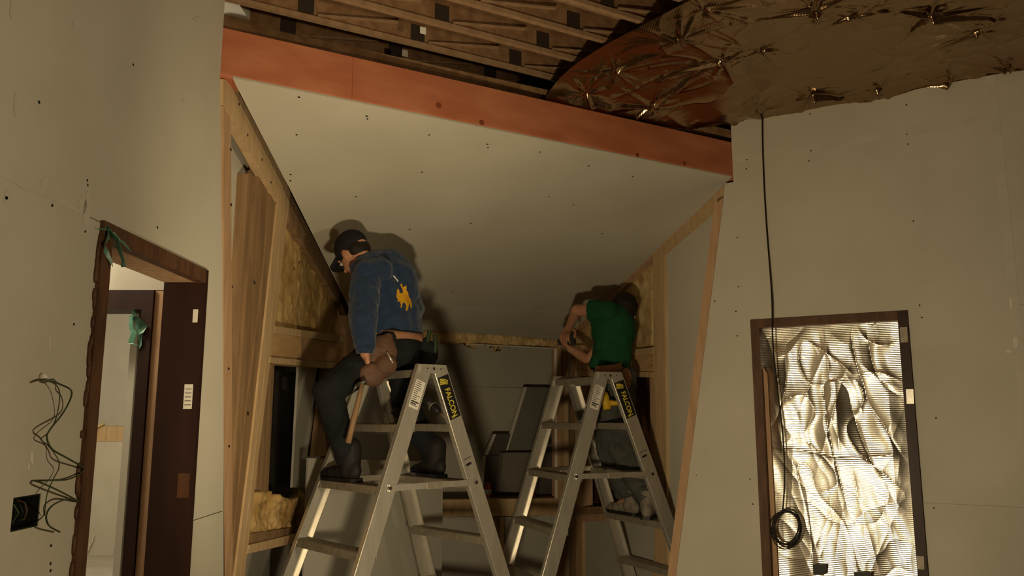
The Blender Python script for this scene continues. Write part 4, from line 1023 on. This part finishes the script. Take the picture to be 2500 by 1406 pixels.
# cap
b = MB(); cc = hdc + uv_ * .036 - fv * .010
b.ell(cc, (fv * .101, sv * .084, uv_ * .085), 20, 14)
cp = blob('cap', b, CAPM, m1, .006, 2)
brim = []
for j in range(13):
    a = -1.15 + 2.3 * j / 12; brim.append(cc + fv * (.085 + .085 * math.cos(a * .9) ** 1.0) * 1 - uv_ * (.018 + .012 * math.cos(a) ) + sv * (.082 * math.sin(a)))
inner = [cc + fv * .075 * math.cos(a) - uv_ * .008 + sv * .080 * math.sin(a) for a in [-1.15 + 2.3 * j / 12 for j in range(13)]]
b = MB(); b.add(brim + inner, [[j, j + 1, 14 + j, 13 + j] for j in range(12)]); br_ = b.build('brim', CAPM, cp, True); md = br_.modifiers.new('s', 'SOLIDIFY'); md.thickness = .005
q = at(873, 616, 4.0)
b = MB(); bs = cc - fv * .06 - sv * 0 + uv_ * .0
back_print(m1, cp, [(866, 616), (877, 613), (878, 615), (867, 618)], WHITEP, 'cap_mark', .003)
b = MB(); b.ell(hdc - fv * .05 - uv_ * .012, (fv * .052, sv * .07, uv_ * .055), 14, 10); blob('hair', b, HAIR, m1, .007, 2)
# tool belt
b = MB(); ring = []
bc = (at(926, 832, 4.10) + at(985, 818, 4.24)) / 2
tl_ = at(905, 838, 4.02); 
bctr = (at(936, 826, 4.14) + at(976, 822, 4.22)) / 2; bax = (at(976, 822, 4.22) - at(936, 826, 4.14)); bax.z = 0; bax.normalize(); bay = vec(-bax.y, bax.x, 0)
bpth = [bctr + bax * .178 * math.cos(a) + bay * .152 * math.sin(a) + vec(0, 0, -.012 - .012 * math.sin(a)) for a in [2 * math.pi * i / 48 for i in range(49)]]
b = MB(); n_ = len(bpth)
vv = []
for i, p in enumerate(bpth):
    hh = .022 + .006 * math.sin(i * .3); vv += [p + vec(0, 0, hh), p - vec(0, 0, hh)]
b.add(vv, [[2 * i, 2 * i + 1, 2 * i + 3, 2 * i + 2] for i in range(n_ - 1)])
be = b.build('tool_belt', LEATH, m1, True); md = be.modifiers.new('s', 'SOLIDIFY'); md.thickness = .008
b = MB(); pc = at(924, 872, 3.97)
b.ell(at(930, 868, 3.985), ((.075, .03, 0), (-.018, .035, 0), (.015, 0, .105)), 14, 10); b.ell(at(940, 895, 3.96), ((.055, .02, 0), (-.015, .035, 0), (.01, 0, .06)), 12, 8); b.cap(at(948, 825, 4.0), at(930, 870, 3.975), .026, .034)
po = blob('pouch', b, LEATHD, m1, .007, 3, .005, 16, 6.)
b = MB(); b.ell(at(908, 915, 3.93), ((.062, .02, 0), (-.012, .03, 0), (.0, 0, .058)), 14, 10); blob('pouch', b, LEATHD, m1, .007, 3, .005, 16, 8.)
b = MB(); q0, q1 = at(946, 862, 3.925), at(958, 884, 3.925); b.cap(q0, q1, .005, .005, 8); b.build('metal_clip', ALU, po, True)
b = MB(); b.ell(at(1048, 868, 4.20), ((.045, .02, 0), (-.015, .035, 0), (.01, 0, .075)), 14, 10); b.ell(at(1036, 850, 4.2), ((.03, .01, 0), (-.01, .03, 0), (.01, 0, .06)), 12, 8); b.cap(at(1022, 826, 4.22), at(1040, 870, 4.2), .022, .028)
blob('pouch', b, BLACKT, m1, .007, 3, .004, 16, 7.)
# tools carried in the pouches
pz = thing('pliers', 'dark green handled pliers sticking out of the belt pouch behind the hoodie man', 'pliers', tuple(at(1050, 880, 4.2)))
MB().tube(smooth_path([at(1040, 866, 4.19), at(1042, 838, 4.185), at(1047, 818, 4.185), at(1049, 806, 4.185)]), .0115, 10).build('handle', RUB, pz, True)
MB().tube(smooth_path([at(1059, 868, 4.19), at(1063, 845, 4.185), at(1062, 826, 4.185), at(1060, 817, 4.185)]), .0115, 10).build('handle', RUB, pz, True)
MB().cap(at(1049, 865, 4.19), at(1050, 885, 4.195), .012, .008, 8).build('jaw', STEEL, pz, True)
hm_ = thing('hammer', 'wooden handled hammer hanging from the hoodie man\'s belt over his bent leg', 'hammer', tuple(at(850, 1080, 3.80)))
MB().tube([at(884, 936, 3.84), at(876, 975, 3.83), at(862, 1030, 3.81), at(850, 1082, 3.80)], [.010, .012, .014, .0135], 10).build('handle', HICK, hm_, True)
MB().tube([at(872, 940, 3.84), at(884, 934, 3.84), at(894, 930, 3.84)], [.013, .011, .014], 10).build('hammer_head', STEEL, hm_, True)
MB().tube([at(872, 940, 3.84), at(866, 948, 3.84), at(862, 958, 3.84)], [.012, .008, .004], 8).build('claw', STEEL, hm_, True)

def drill(label, c, d, up, body, k=1.0, bit=True, batt=DBLK):
    c = Vector(c); d = Vector(d).normalized(); u = (Vector(up) - d * Vector(up).dot(d)).normalized(); s = d.cross(u)
    t = thing('cordless_drill', label, 'drill', tuple(c))
    MB().tube([c - d * .075 * k, c - d * .07 * k, c + d * .02 * k, c + d * .045 * k], [.02 * k, .029 * k, .03 * k, .024 * k], 14).build('housing', body, t, True)
    MB().tube([c + d * .045 * k, c + d * .06 * k, c + d * .085 * k, c + d * .10 * k], [.021 * k, .023 * k, .019 * k, .010 * k], 14).build('chuck', DBLK, t, True)
    MB().tube([c + d * .045 * k, c + d * .05 * k], [.0245 * k, .0245 * k], 14).build('collar', ALUD, t, True)
    if bit: MB().tube([c + d * .10 * k, c + d * .145 * k], [.005 * k, .004 * k], 8).build('bit', HICK, t, True)
    h0 = c - d * .03 * k - u * .02 * k; h1 = h0 - u * .10 * k - d * .015 * k
    MB().tube([h0, (h0 + h1) / 2, h1], [.022 * k, .017 * k, .02 * k], 12).build('handle', DBLK if body is DBLK else body, t, True)
    MB().box(h1 - u * .018 * k, d * .045 * k, s * .028 * k, u * .02 * k).build('battery', batt, t)
    MB().box(h0 - u * .02 * k + d * .022 * k, d * .006 * k, s * .008 * k, u * .012 * k).build('trigger', DBLK, t)
    return t
drill('black cordless drill hanging nose down beside the left ladder\'s top', at(1041, 978, 4.12), at(1078, 1012, 4.07) - at(1041, 978, 4.12), vec(.5, .1, .8), DBLK, 1.05)

# ---- man in the green shirt
def at2(x, y, Y): return at(x, y, Y * 1.03)
fR2 = step_pt(RL2, 'r', 3, .48, Nc2.z, .287)
pel2 = at2(1497, 928, 5.02)
m2_ = thing('person', 'dark haired man in a green t-shirt and faded jeans standing on the right ladder', 'person', (fR2.x, fR2.y, fR2.z))
hd2 = at2(1520, 762, 5.08)
sL, sR = at2(1478, 760, 4.93), at2(1520, 778, 5.18)
ch2 = at2(1500, 800, 5.05); wa2 = at2(1493, 880, 5.03); nk2 = at2(1512, 768, 5.08)
eL2 = at2(1408, 757, 5.08); wL2 = at2(1388, 800, 5.28)
eR2 = at2(1438, 880, 5.32); wR2 = at2(1392, 852, 5.42)
hl2, hr2 = at2(1480, 938, 4.96), at2(1520, 938, 5.10)
foA = fR2 + vec(-.02, .02, 0); foB = step_pt(RL2, 'r', 3, .34, Nc2.z, .287) + vec(.01, 0, 0)
foA = step_pt(RL2, 'r', 3, .66, Nc2.z, .287)
kA, kB = at2(1485, 1095, 5.06), at2(1516, 1095, 4.98)
aA, aB = foA + vec(0, 0, .10), foB + vec(0, 0, .10)
b = MB()
f2, u2, s2v = head(b, hd2, vec(-.15, .75, -.35), vec(.25, .35, .9), 1.0)
b.cap(hd2 - u2 * .05 - f2 * .02, nk2, .052, .06); b.cap(nk2, ch2, .08, .115); b.cap(sL, sR, .058, .058); b.cap(ch2, wa2, .112, .105); b.cap(wa2, pel2, .105, .11)
b.cap(sL, eL2, .046, .038); b.cap(eL2, wL2, .038, .026); b.cap(sR, eR2, .046, .038); b.cap(eR2, wR2, .038, .026)
hand(b, wL2, at2(1374, 822, 5.42) - wL2, vec(0, .5, -.6), 1., .45, 1); hand(b, wR2, at2(1366, 832, 5.5) - wR2, vec(.1, .4, .8), 1., .45, -1)
b.cap(hl2, kA, .07, .05); b.cap(kA, aA, .048, .036); b.cap(hr2, kB, .07, .05); b.cap(kB, aB, .048, .036)
td = vec(-.40, .75, 0).normalized(); td2 = vec(.25, .8, 0).normalized()
b.cap(aA, foA + td * .10 + vec(0, 0, .035), .034, .03); b.cap(aB, foB + td2 * .10 + vec(0, 0, .035), .034, .03)
blob('body', b, SKIN, m2_, .0055, 3)
eyes(m2_, hd2, f2, u2, s2v, .93)
b = MB(); b.ell(hd2 + u2 * .026 - f2 * .022, (f2 * .10, s2v * .090, u2 * .100), 18, 12); b.ell(hd2 - f2 * .055 - u2 * .02, (f2 * .045, s2v * .062, u2 * .055), 14, 10)
blob('hair', b, HAIR, m2_, .007, 2, .004, 30, 3.)
b = MB()
b.ell(at2(1498, 800, 5.05), ((.128, .09, 0), (-.08, .115, 0), (0, 0, .17)), 20, 14)
b.cap(sL + vec(.01, 0, 0), sR, .072, .075); b.cap(ch2, wa2, .135, .128); b.cap(wa2, at2(1489, 900, 5.02), .128, .132, flat1=True)
b.cap(at2(1468, 880, 4.98), at2(1462, 905, 4.97), .07, .07, flat1=True)
b.cap(sL, sL.lerp(eL2, .46), .070, .074, flat1=True); b.cap(sR, sR.lerp(eR2, .35), .075, .078, flat1=True)
blob('t_shirt', b, GREEN, m2_, .008, 4, .006, 11, 4.)
b = MB()
b.ell((hl2 + hr2) / 2 + vec(0, 0, .04), ((.135, .05, 0), (-.05, .12, 0), (0, 0, .13)), 18, 12)
b.cap(hl2, kA, .096, .08); b.cap(kA, aA + vec(0, 0, .02), .082, .074, flat1=True); b.cap(hr2, kB, .096, .08); b.cap(kB, aB + vec(0, 0, .02), .082, .074, flat1=True)
for q in range(3): # gathered folds above the shoes
    b.ell(aA + vec(.0, 0, .03 + .05 * q), ((.086, 0, 0), (0, .086, 0), (0, .012, .02)), 14, 8); b.ell(aB + vec(.0, 0, .03 + .05 * q), ((.086, 0, 0), (0, .086, 0), (0, -.012, .02)), 14, 8)
blob('jeans', b, DENIM, m2_, .008, 3, .010, 12, 5.)
for hh, dd in ((foA, td), (foB, td2)):
    b = MB(); hl = hh - dd * .06; shoe(b, hl + vec(0, 0, .004), dd); sh = blob('shoe', b, BOOT2, m2_, .008, 3); sole(sh, hl, dd, DBLK)
b = MB(); pth = smooth_path([at2(1452, 905, 5.10), at2(1458, 903, 4.90), at2(1480, 902, 4.87), at2(1510, 897, 4.90), at2(1532, 888, 4.98), at2(1540, 888, 5.10)], 5); vv = []
for p in pth: vv += [p + vec(0, 0, .026), p - vec(0, 0, .026)]
b.add(vv, [[2 * i, 2 * i + 1, 2 * i + 3, 2 * i + 2] for i in range(len(pth) - 1)]); be = b.build('tool_belt', LEATH, m2_, True); md = be.modifiers.new('s', 'SOLIDIFY'); md.thickness = .008
b = MB(); b.ell(at2(1528, 925, 4.92), ((.035, .01, 0), (-.01, .03, 0), (0, 0, .07)), 12, 8); blob('pouch', b, LEATH, m2_, .007, 3, .004, 16, 2.)
drill('yellow cordless drill hanging under the right ladder\'s top in front of the jeans', at2(1478, 975, 4.80), vec(-.15, .2, .95), vec(-.9, 0, 0), DYEL, .85, False)
